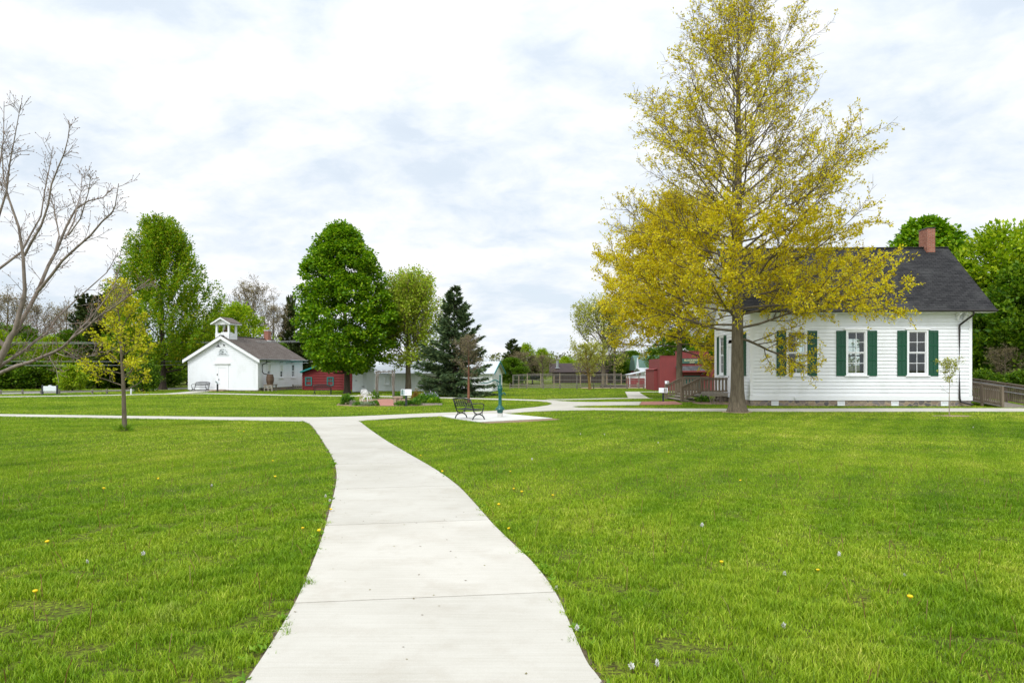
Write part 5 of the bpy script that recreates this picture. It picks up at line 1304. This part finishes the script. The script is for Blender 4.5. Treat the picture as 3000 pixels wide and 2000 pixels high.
# ---- bare tree at the left edge, its trunk outside the picture
def bare_tree():
    r = np.random.default_rng(8); tubes = []; Y0 = 13.0; buds = []
    K = lambda px, py, dy=0: np.array(A(px, py, Y0+dy))
    root = K(-75, 1190); tubes.append((np.array([[root[0]-.25, Y0, -.1],[root[0]-.22,Y0,.15],[root[0]-.15,Y0,.6],root,K(-45,1120),K(-20,1085)]), np.array([.26,.20,.165,.15,.125,.105]), 12))
    limbs = [
     ([(-25,1108),(5,1090),(50,1072),(90,1062),(120,1045),(155,1030),(185,1018),(215,990),(250,965),(285,930),(340,900),(375,870),(440,818)], .055, .010, -1.2),
     ([(190,1015),(225,972),(255,942),(268,925),(300,885),(330,850),(345,815),(352,770)], .028, .007, .5),
     ([(-30,1095),(0,1072),(30,1055),(75,1025),(100,1005),(125,985),(142,968),(165,935),(190,908),(220,880),(270,838),(310,798),(345,742)], .050, .008, 1.0),
     ([(125,985),(140,968),(160,958),(185,950),(250,943),(300,938)], .018, .006, .6),
     ([(-25,1088),(0,1060),(20,1020),(30,990),(45,970),(57,920),(69,880),(72,848),(72,748),(55,662),(29,582),(10,520),(5,430)], .095, .010, -.3),
     ([(40,980),(60,945),(90,893),(115,846),(144,777),(167,731),(195,662),(222,612),(262,590),(300,578),(322,560)], .062, .008, .9),
     ([(110,855),(150,808),(185,765),(218,737),(262,690),(299,650),(325,625),(339,605),(347,541)], .040, .008, -.8),
     ([(72,748),(95,705),(121,662),(138,600),(149,536),(170,490),(190,450),(198,410),(204,366)], .034, .007, -.5),
     ([(-20,800),(20,770),(63,737),(90,690),(115,633),(130,560),(150,470),(155,430)], .036, .007, .8),
     ([(160,742),(172,690),(165,640),(150,600),(140,550)], .022, .006, .9),
     ([(190,700),(215,650),(225,600),(235,560),(240,510)], .022, .006, 1.1),
     ([(-20,720),(0,640),(18,560),(28,480),(40,420),(60,310)], .034, .007, -.2),
     ([(-20,560),(0,470),(8,400),(12,300)], .024, .006, .3),
     ([(200,690),(232,640),(262,560),(265,520)], .02, .006, -.4),
     ([(285,930),(320,905),(370,868),(400,850),(440,835)], .014, .005, -1.0),
     ([(20,1020),(-10,990),(-40,960)], .06, .04, -.2),
     ([(140,1035),(150,1060),(165,1080),(172,1120)], .010, .004, -1.0),
     ([(162,1032),(190,1044),(225,1048),(265,1042),(300,1030)], .013, .004, -1.3),
     ([(-10,1040),(40,1038),(55,1030),(75,1015),(90,990),(110,975)], .016, .005, .2)]
    for pts, ra, rb, dep in limbs:
        n = len(pts); P = np.array([K(a, b, dep*(i/(n-1))+0.0) for i, (a, b) in enumerate(pts)]); P[1:-1] += r.normal(0, .012, (n-2, 3))
        tubes.append((P, np.linspace(ra*.72, rb*.75, n), 9)); T = np.gradient(P, axis=0); Lt = np.linalg.norm(np.diff(P, axis=0), axis=1).sum()
        buds.append((P[-1], unit(T[-1])))
        for k in range(int(Lt*9)):
            v = (.15+.85*r.random())*(n-1); a = min(int(v), n-2); p = P[a]+(P[a+1]-P[a])*(v-a); t = unit(T[a])
            d = side_dir(r, t, radians(28+25*r.random()), .2)
            if r.random() < .75: d[2] = abs(d[2])
            l = (.16+.58*r.random()**1.6)*(1.0 if ra > .02 else .6); l *= 1-.55*v/(n-1); Q = grow(r, p, d, l, 4, .10, .16)
            r1 = .0042+.005*l; tubes.append((Q, r1*(1-.6*np.linspace(0,1,5)), 4)); T2 = np.gradient(Q, axis=0); buds.append((Q[-1], unit(T2[-1])))
            for j in range(int(2+l*7)):
                w_ = (.25+.75*r.random())*4; a2 = min(int(w_),3); p2 = Q[a2]+(Q[a2+1]-Q[a2])*(w_-a2); d3 = side_dir(r, unit(T2[a2]), radians(40+25*r.random()), .1)
                l3 = .05+.16*r.random(); R_ = grow(r, p2, d3, l3, 2, .12, .2); tubes.append((R_, np.array([.0040,.0034,.0028]), 3)); buds.append((R_[-1], unit(R_[-1]-R_[0])))
    return tubes, buds, r
tb_, buds, r = bare_tree()
ox, oy = tb_[0][0][1][0], 13.0; off = np.array([ox, oy, 0])
bt = empty('bare_tree', (ox, oy, 0), 0, 'bare brown budding tree reaching in from the left edge', 'tree')
link('trunk', tubes_mesh('trunk', [(P-off, R, n) for P, R, n in tb_[:20]]), M['barkbrown'], bt, smooth=True)
link('twigs', tubes_mesh('twigs', [(P-off, R, n) for P, R, n in tb_[20:]]), M['barkbrown'], bt, smooth=True)
tb2 = []
for p, d in buds: tb2.append((np.array([p-off-d*.004, p-off+d*.008, p-off+d*.024]), np.array([.004,.008,.001]), 4))
link('buds', tubes_mesh('buds', tb2), M['bud'], bt, smooth=True)

# ---- large maples
egg = prof_pts([(0,1.5),(.06,2.7),(.18,3.5),(.34,3.8),(.5,3.3),(.65,2.75),(.8,2.25),(.92,1.4),(1,.3)])
tb_, lf, r = puff_tree(31, 13.7, .25, 2.0, egg, 540, 128, .58, .21, .78, (1,1,.60), 0, .8, .8, 36, 35, (-.5,0), lump=.22)
make_tree('round_maple', (G(1017,1153)[0], 55.9, 0), tb_, lf, M['barkdark'], M['maple'], 'dense dark green egg-shaped maple in the middle of the lawn')
spire = prof_pts([(0,2.2),(.10,4.0),(.25,4.5),(.45,4.0),(.65,3.0),(.82,2.1),(.94,1.0),(1,.25)])
tb_, lf, r = puff_tree(37, 15.6, .30, 2.0, spire, 760, 78, .30, .22, .5, (1,1,.9), 1.9, .62, .85, 46, 55, (-.3,0), lump=.22)
make_tree('tall_maple', ((477-1500)/2000*68, 68, 0), tb_, lf, M['barkdark'], M['maplelight'], 'tall green maple with upswept leafy shoots left of the schoolhouse')
tb_, LP, LD, r = twig_tree(41, 8.7, .26, 2.0, prof_pts([(0,2.6),(.2,3.5),(.45,3.6),(.7,2.9),(.9,1.7),(1,.6)]), 46, 18, 76, .30, 11, 5.0, .08, flare=1.3, sec_len=.5, tw_len=.09, limb_r=.40, twig_r=.012)
make_tree('bronze_maple', (G(1196,1150)[0], 58.5, 0), tb_, clumps(r, LP, LD, 3, .16, .19, .6, .8), M['bark'], M['leafmix'], 'thin-leaved bronze-green tree between the round maple and the spruce')

# ---- conifers
def conifer(seed, H, r0, R0, nwh, per, nneed, nsize, droop=.25, z0=.3, asp=.28, gap=0, cone=.85):
    r = np.random.default_rng(seed); tubes = [(np.c_[np.zeros(5), np.zeros(5), np.linspace(-.1,H,5)], r0*(1-.97*np.linspace(0,1,5)), 10)]; Ps, Ds = [], []
    for i in range(nwh):
        u = (i+.3*r.random())/nwh; z = z0+(H*.98-z0)*u
        for k in range(max(3, int(per*(1-.4*u)))):
            if r.random() < gap: continue
            a = r.random()*6.283; L = R0*(1-u)**cone*(.62+.6*r.random())+.12; e = -.18+.75*u
            P = grow(r, (0,0,z+r.normal(0,.08)), (cos(a),sin(a),e), L, 5, .05, .22-droop*(1-u)*.4); tubes.append((P, np.linspace(.012+.012*L,.004,6), 4)); T = np.gradient(P, axis=0)
            m = int(nneed*(L/R0+.12)); v = (.12+.88*r.random(m)**.8)*5; a_ = np.minimum(v.astype(int),4); f = (v-a_)[:,None]; p = P[a_]*(1-f)+P[a_+1]*f; t = T[a_]/np.linalg.norm(T[a_],axis=1)[:,None]
            sd = np.cross(t, [0,0,1]); sd /= np.linalg.norm(sd,axis=1)[:,None]+1e-9; lat = (r.random(m)*2-1)[:,None]; wd = (.34*L*(1.1-v/5.3))[:,None]
            p = p+sd*lat*wd; p[:,2] += r.normal(0,.03,m)-droop*.35*abs(lat[:,0])*wd[:,0]-r.random(m)*.10
            Ps.append(p); Ds.append(t*.8+sd*np.sign(lat)*.7+np.array([0,0,-droop]))
    P = np.concatenate(Ps); D = np.concatenate(Ds); return tubes, leaf_quads(r, P, D, nsize, asp, .28, 1.2), r
tb_, lf, r = conifer(51, 8.3, .15, 3.0, 22, 9, 300, .28, .35, .25, .30)
make_tree('spruce_tree', (G(1325,1163)[0], 50.5, 0), tb_, lf, M['barkdark'], M['needle'], 'dark green spruce standing before the long white shed')

# ---- small red-barked tree, saplings and trees near the pen
tb_, LP, LD, r = twig_tree(61, 3.55, .085, 1.25, prof_pts([(0,.55),(.2,1.0),(.5,.95),(.8,.6),(1,.25)]), 22, 25, 70, .2, 8, 5, .12, flare=1.3, sec_len=.5, tw_len=.10, limb_r=.4, twig_r=.006)
rt = make_tree('red_bark_tree', ((1373-1500)/2000*40.5, 40.5, 0), tb_[:1], clumps(r, LP, LD, 1, .05, .065, .6, .9), M['barkred'], M['leafbrown'], 'small red-barked tree with sparse brown leaves behind the pump bench')
link('branches', tubes_mesh('branches', tb_[1:]), M['bark'], rt, smooth=True)
tb_, LP, LD, r = twig_tree(63, 2.1, .020, .85, prof_pts([(0,.35),(.4,.55),(.8,.45),(1,.2)]), 9, 52, 72, .05, 4, 3, .06, flare=1.2, sec_len=.4, tw_len=.10, limb_r=.5, twig_r=.004)
x, y = G(2781,1218); make_tree('sapling', (x, y, 0), tb_, clumps(r, LP, LD, 2, .03, .065, .7, .9, lambda P: (P[:,2] > 1.45)*.8), M['barklight'], M['leafpale'], 'slender sapling with a few pale leaves before the hall downspout')
tb_, LP, LD, r = twig_tree(65, 4.1, .15, 1.05, prof_pts([(0,1.3),(.3,1.8),(.6,1.7),(.85,1.2),(1,.5)]), 26, 20, 70, .2, 9, 4.5, .12, lean=(-.55,0), flare=1.3, sec_len=.5, tw_len=.11, limb_r=.42, twig_r=.009, trunk_w=.02)
pt = make_tree('pale_tree', (G(1727,1141)[0], 67.5, 0), tb_, clumps(r, LP, LD, 2, .08, .11, .6, .9, lambda P: P[:,2]*0+.75), M['barkmoss'], M['leafpale'], 'small pale green tree leaning left beside the animal pen')
tb_, LP, LD, r = twig_tree(67, 9.6, .30, 2.2, prof_pts([(0,2.6),(.25,4.2),(.6,4.3),(.85,3.0),(1,1)]), 34, 22, 72, .2, 10, 4.0, .13, flare=1.3, sec_len=.5, tw_len=.09, limb_r=.42, twig_r=.012, trunk_w=.015)
big_pale = make_tree('pale_tree', ((1768-1500)/2000*84, 84, 0), tb_, clumps(r, LP, LD, 3, .18, .21, .6, .9, lambda P: P[:,2]*0+.55), M['bark'], M['leafpale'], 'larger pale spring tree rising behind the small leaning one by the pen')

# ---- wood prototypes and their copies
protos = {}
def proto(key, name, tubes, leaf, bark, lm): protos[key] = [make_tree(name, (0,0,0), tubes, leaf, bark, lm, 'tree'), False]
def put(key, px, Y, s, label, sx=1.0, rz=None, group=None, z=0):
    p, used = protos[key]; o = p if not used else copy_tree(p); protos[key][1] = True
    o.location = ((px-1500)/2000*Y, Y, z); o.scale = (s*sx, s*sx, s); o.rotation_euler[2] = rz if rz is not None else (px*.7+Y) % 6.28
    tag(o, label, 'shrub' if 'shrub' in o.name or 'bush' in o.name else 'tree', group); return o
br1 = prof_pts([(0,1.8),(.15,3.2),(.4,3.7),(.65,3.2),(.85,2.2),(1,.5)])
tb_, lf, r = puff_tree(71, 9.5, .20, 1.0, br1, 300, 62, .60, .28, .45, (1,1,.75), .5, .65, .8, 20, 45, lump=.3); proto('broad', 'broadleaf_tree', tb_, lf, M['barkdark'], M['forest'])
tb_, lf, r = puff_tree(73, 9.0, .17, .9, br1, 260, 56, .62, .26, .4, (1,1,.8), .7, .6, .8, 22, 50, lump=.35); proto('bright', 'bright_tree', tb_, lf, M['bark'], M['forestlight'])
tb_, lf, r = puff_tree(75, 10.5, .26, 2.0, prof_pts([(0,2.2),(.2,3.3),(.5,3.2),(.8,2.1),(1,.4)]), 520, 64, .55, .24, .5, (1,1,.65), 0, .75, .8, 24, 40, lump=.25); proto('maple', 'leafy_maple', tb_, lf, M['barkdark'], M['maple'])
tb_, LP, LD, r = twig_tree(77, 11, .22, 2.8, prof_pts([(0,2.6),(.3,3.6),(.65,3.2),(.9,1.8),(1,.6)]), 30, 20, 66, .15, 9, 3.4, .14, flare=1.3, sec_len=.5, tw_len=.10, limb_r=.42, twig_r=.014)
proto('bare', 'budding_tree', tb_, clumps(r, LP, LD, 2, .12, .15, .6, .9, lambda P: P[:,2]*0+.6), M['bark'], M['leaftan'])
tb_, lf, r = conifer(79, 11, .24, 3.4, 22, 8, 200, .42, .15, 2.0, .34, .12, .6); proto('pine', 'pine_tree', tb_, lf, M['barkdark'], M['pine'])
tb_, lf, r = puff_tree(81, 2.2, .06, .15, prof_pts([(0,.7),(.3,1.1),(.7,.9),(1,.3)]), 90, 46, .34, .17, .4, (1,1,.8), .3, .6, .7, 12, 50, lump=.3); proto('shrub', 'wood_shrub', tb_, lf, M['barkdark'], M['forestlight'])
tb_, lf, r = puff_tree(83, 2.4, .06, .12, prof_pts([(0,.8),(.3,1.2),(.7,1.0),(1,.3)]), 110, 46, .36, .17, .4, (1,1,.8), .2, .6, .7, 12, 50, lump=.3); proto('dark', 'dark_bush', tb_, lf, M['barkdark'], M['forest'])
WL = 'trees of the roadside wood'
# roadside wood, left
for key, px, Y, s, sx, lab in (
 ('pine',330,73,.98,1.15,'dark pine behind the young yellow maple'), ('pine',255,86,1.05,1.0,'dark pine just left of the young yellow maple crown'),
 ('bright',150,78,.60,1.15,'bright green round tree in the wood above the white sign board'), ('broad',60,80,.72,1.1,'dark green tree in the wood left of the white sign board'),
 ('broad',205,82,.66,1.2,'dark green tree in the wood right of the white sign board'), ('bright',5,72,.62,1.0,'yellow-green tree at the left picture edge behind the low fence'),
 ('bare',110,92,.92,1.0,'thin budding tree rising above the wood over the sign board'), ('bare',20,96,1.08,1.0,'thin budding tree rising over the wood at the left edge'),
 ('bare',195,100,.95,1.0,'thin budding tree top between sign board and pines'), ('broad',300,92,.74,1.1,'dark leafy tree in the wood between the two pines'),
 ('broad',410,84,.62,1.1,'dark green tree in the wood just left of the tall maple trunk'), ('bright',548,90,.62,1.1,'green tree low behind the schoolhouse left corner'),
 ('bare',-60,88,1.0,1.1,'thin budding tree partly cut by the left picture edge'), ('broad',-40,78,.75,1.2,'dark green tree cut by the left picture edge'),
 ('broad',520,96,.7,1.2,'dark tree behind the tall maple, far back')):
    put(key, px, Y, s, lab, sx, None, WL)
for key, px, Y, s, sx, lab in (
 ('shrub',212,61,.95,1.05,'light green open shrub at the road right of the white sign board'), ('dark',420,61,1.15,.9,'dark green shrub at the foot of the tall maple'),
 ('dark',35,70,1.2,1.5,'low dark undergrowth bush at the far left behind the fence'), ('dark',110,71,1.1,1.6,'dark undergrowth bush behind the white sign board'),
 ('dark',285,72,1.15,1.6,'dark undergrowth bush under the pine'), ('shrub',165,72,1.0,1.5,'green undergrowth bush behind the road by the sign board'),
 ('dark',350,74,1.2,1.6,'dark undergrowth bush right of the pine trunk'), ('dark',470,76,1.2,1.6,'dark undergrowth bush behind the tall maple trunk'), ('dark',-30,72,1.3,1.6,'dark undergrowth bush cut by the left edge')):
    put(key, px, Y, s, lab, sx, None, 'bushes along the roadside wood')
# behind the schoolhouse
put('bright',690,92,1.12,'yellow-green tree rising behind the schoolhouse roof',1.1); put('bright',640,98,.98,'yellow-green tree behind the bell tower',1.1)
put('bare',742,104,1.28,'bare tan tree with crooked top behind the schoolhouse chimney',1.0); put('bare',800,96,.95,'bare brownish tree between schoolhouse chimney and round maple',.95)
put('pine',852,98,1.16,'scraggy dark conifer left of the round maple',.55); put('pine',875,88,.62,'dark conifer low behind the round maple',1.0); put('broad',820,90,.55,'dark leafy tree right behind the schoolhouse gable end',1.0)
put('bare',655,112,1.02,'thin bare tree top far behind the bell tower',1.0); put('broad',930,92,.7,'dark tree hidden behind the round maple above the red cabin',1.2)
# middle distance, behind the pen
put('pine',1503,92,.56,'dark evergreen right of the long white shed gable',1.05); put('bright',1540,100,.60,'bright green tree behind the dark evergreen',.8); put('bright',1588,108,.55,'light yellow-green tree left of the brown house',.9)
put('broad',1497,82,.34,'dark green bush at the shed gable corner',1.6); put('bare',1590,92,.34,'brown twiggy bush left of the brown house',1.7); put('bare',1530,86,.36,'brown-green bush under the dark evergreen',1.7); put('pine',1560,96,.36,'small blue-green conifer beside the brown house',1.2)
put('bright',1660,125,.46,'small green tree behind the brown roof',1.2); put('bare',1800,98,.70,'budding tree behind the pen under the yellow oak',1.3); put('broad',1800,104,.42,'dark hedge-like tree behind the pen',1.9); put('broad',1850,108,.50,'dark tree left of the thin white pole',1.5)
put('broad',1985,90,.72,'dark green tree behind the red barn',1.4); put('bare',2070,96,.8,'budding tree behind the red barn roof',1.3); put('bright',1925,102,.5,'green tree behind the green-roofed barn',1.2); put('broad',2110,84,.7,'dark green tree between red barn and white hall',1.2)
# behind the hall and the right wood
put('maple',2712,62,1.47,'dense green maple showing above the hall roof behind the chimney',1.02)
for key, px, Y, s, sx, lab in (
 ('bright',2950,56,1.42,1.0,'tall bright green tree at the right edge of the picture'), ('bright',2868,62,1.10,.95,'yellow-green tree just right of the hall gable'),
 ('broad',2905,53,.78,1.05,'dark green tree behind the wheelchair ramp'), ('broad',3010,50,.95,1.1,'dark tree cut by the right picture edge'),
 ('broad',2840,66,.92,1.0,'dark tree close behind the hall east end'), ('bright',3050,58,1.35,1.0,'tall green tree mostly outside the right edge'), ('broad',2960,66,1.0,1.2,'dark tree far back in the right wood')):
    put(key, px, Y, s, lab, sx, None, 'trees of the wood right of the hall')
for px, Y, s, lab in ((2875,47,.72,'dark bush behind the ramp beside the hall corner'),(2925,46,.62,'dark bush behind the middle of the ramp'),(2985,45,.7,'dark bush behind the ramp at the right edge'),(3050,44,.7,'dark bush cut by the right edge')):
    put('dark', px, Y, s, lab, 1.3, None, 'bushes behind the ramp')
put('bare',2945,48,.30,'pale bare branches low behind the ramp',1.4)

# far wood on the low hill behind the village
hx = np.linspace(-420, 420, 57)
hv = []
for j, (dy, k) in enumerate(((0,0),(60,.55),(140,1),(260,.8),(420,0))):
    for i, x in enumerate(hx): hv.append((x, 250+dy+10*sin(x*.03), (k*(6.0+1.6*sin(x*.021+1)+1.0*sin(x*.055))-.2)))
hf = [(j*57+i, j*57+i+1, (j+1)*57+i+1, (j+1)*57+i) for j in range(4) for i in range(56)]
me = bpy.data.meshes.new('hill'); me.from_pydata(hv, [], hf); me.update()
tag(link('hill', me, M['forest_floor'] if 'forest_floor' in M else M['ground'], smooth=True), 'low hill far behind the village', kind='structure')
r = np.random.default_rng(99); nC = 900; cx = r.uniform(-330,330,nC); cy = r.uniform(236,400,nC)
cz = np.interp(cy-250, [0,60,140,260], [0,.55,1,.8])*6.2; rad = 1.6+1.6*r.random(nC); g = r.normal(0,1,(nC,34,3)); g /= np.linalg.norm(g,axis=2)[:,:,None]
P = (np.c_[cx,cy,cz+rad*1.1][:,None,:]+g*rad[:,None,None]*np.array([1,1,1.15])).reshape(-1,3); V, F, rr = leaf_quads(r, P, g.reshape(-1,3), 1.0, .8, .5)
rr = np.repeat(np.repeat(r.random(nC), 34)*.75+.25*r.random(nC*34), 4)
tag(link('far_wood', fast_mesh('far_wood', V, F, rr), M['farleaf']), 'brown-green wood on the low hill far behind the village', 'wood', kind='stuff')

# ------------------------------------------------------------------ sky, sun, camera
SUN_EL, SUN_AZ = radians(48), radians(203)      # azimuth clockwise from +Y (north): behind the camera's left shoulder
wd = bpy.data.worlds.new('World'); SC.world = wd; wd.use_nodes = True; nt = wd.node_tree; nt.nodes.clear(); L = nt.links
sky = nt.nodes.new('ShaderNodeTexSky'); sky.sky_type = 'NISHITA'; sky.sun_disc = False; sky.sun_elevation = SUN_EL; sky.sun_rotation = SUN_AZ
b1_ = nt.nodes.new('ShaderNodeBackground'); b1_.inputs[1].default_value = .12; L.new(sky.outputs[0], b1_.inputs[0])
tc = nt.nodes.new('ShaderNodeTexCoord'); sp = nt.nodes.new('ShaderNodeSeparateXYZ'); L.new(tc.outputs['Generated'], sp.inputs[0])
zc = math_(nt, 'MAXIMUM', sp.outputs[2], 0.0); den = math_(nt, 'ADD', zc, .30)
cb = nt.nodes.new('ShaderNodeCombineXYZ'); L.new(math_(nt, 'DIVIDE', sp.outputs[0], den), cb.inputs[0]); L.new(math_(nt, 'DIVIDE', sp.outputs[1], den), cb.inputs[1])
mp = nt.nodes.new('ShaderNodeMapping'); mp.inputs['Rotation'].default_value = (0,0,radians(25)); mp.inputs['Scale'].default_value = (.95,1.1,1); mp.inputs['Location'].default_value = (3.1,1.7,0); L.new(cb.outputs[0], mp.inputs[0])
n1 = noise(nt, mp.outputs[0], 2.0, 8, .58, .35); n2 = noise(nt, mp.outputs[0], 7.5, 7, .6, .3)
cl = math_(nt, 'ADD', math_(nt, 'MULTIPLY', n1, .66), math_(nt, 'MULTIPLY', n2, .34))
ccol = ramp(nt, cl, [(.40, (.72,.80,.89)), (.48, (.82,.875,.935)), (.55, (.92,.942,.968)), (.64, (1.0,1.0,1.0))])
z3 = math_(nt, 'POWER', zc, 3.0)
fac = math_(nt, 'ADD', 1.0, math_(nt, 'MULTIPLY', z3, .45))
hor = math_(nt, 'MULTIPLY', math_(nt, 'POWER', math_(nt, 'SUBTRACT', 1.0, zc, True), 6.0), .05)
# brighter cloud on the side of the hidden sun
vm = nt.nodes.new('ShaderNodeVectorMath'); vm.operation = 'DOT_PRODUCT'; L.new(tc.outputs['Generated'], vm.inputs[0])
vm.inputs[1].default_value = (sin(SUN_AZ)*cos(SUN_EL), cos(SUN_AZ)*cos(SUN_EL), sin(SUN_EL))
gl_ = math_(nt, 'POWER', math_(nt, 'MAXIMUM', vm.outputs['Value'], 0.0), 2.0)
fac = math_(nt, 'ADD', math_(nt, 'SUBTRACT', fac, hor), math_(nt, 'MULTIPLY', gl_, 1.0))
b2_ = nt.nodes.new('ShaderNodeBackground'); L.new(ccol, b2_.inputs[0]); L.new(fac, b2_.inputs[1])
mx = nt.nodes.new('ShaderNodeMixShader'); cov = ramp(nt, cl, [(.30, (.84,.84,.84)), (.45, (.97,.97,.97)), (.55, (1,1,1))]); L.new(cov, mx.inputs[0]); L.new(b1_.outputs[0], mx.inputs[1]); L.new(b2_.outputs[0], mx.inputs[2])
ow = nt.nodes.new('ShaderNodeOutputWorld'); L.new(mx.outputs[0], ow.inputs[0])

ld = bpy.data.lights.new('sun', 'SUN'); ld.energy = 1.5; ld.angle = radians(10); ld.color = (1.0,.98,.95)
lo = bpy.data.objects.new('sun', ld); COL.objects.link(lo)
dv = Vector((sin(SUN_AZ)*cos(SUN_EL), cos(SUN_AZ)*cos(SUN_EL), sin(SUN_EL)))
lo.rotation_euler = (-dv).to_track_quat('-Z', 'Y').to_euler(); lo.location = dv*80

cd = bpy.data.cameras.new('camera'); cd.sensor_width = 36; cd.lens = 24; cd.shift_y = (HOR-1000)/3000; cd.clip_end = 6000; cd.clip_start = .1
co = bpy.data.objects.new('camera', cd); COL.objects.link(co); co.location = (0,0,EYE); co.rotation_euler = (radians(90),0,0); SC.camera = co

vs = SC.view_settings; SC.display_settings.display_device = 'sRGB'; vs.view_transform = 'Standard'; vs.look = 'None'; vs.exposure = .16; vs.gamma = 1
SC.render.engine = 'CYCLES'; cy = SC.cycles
cy.use_adaptive_sampling = False; SC.render.filter_size = 1.25
cy.max_bounces = 6; cy.diffuse_bounces = 3; cy.glossy_bounces = 3; cy.transmission_bounces = 4; cy.transparent_max_bounces = 8
cy.caustics_reflective = False; cy.caustics_refractive = False; cy.sample_clamp_indirect = 4
cy.use_denoising = True; cy.denoiser = 'OPENIMAGEDENOISE'; cy.denoising_input_passes = 'RGB_ALBEDO_NORMAL'; cy.denoising_prefilter = 'ACCURATE'
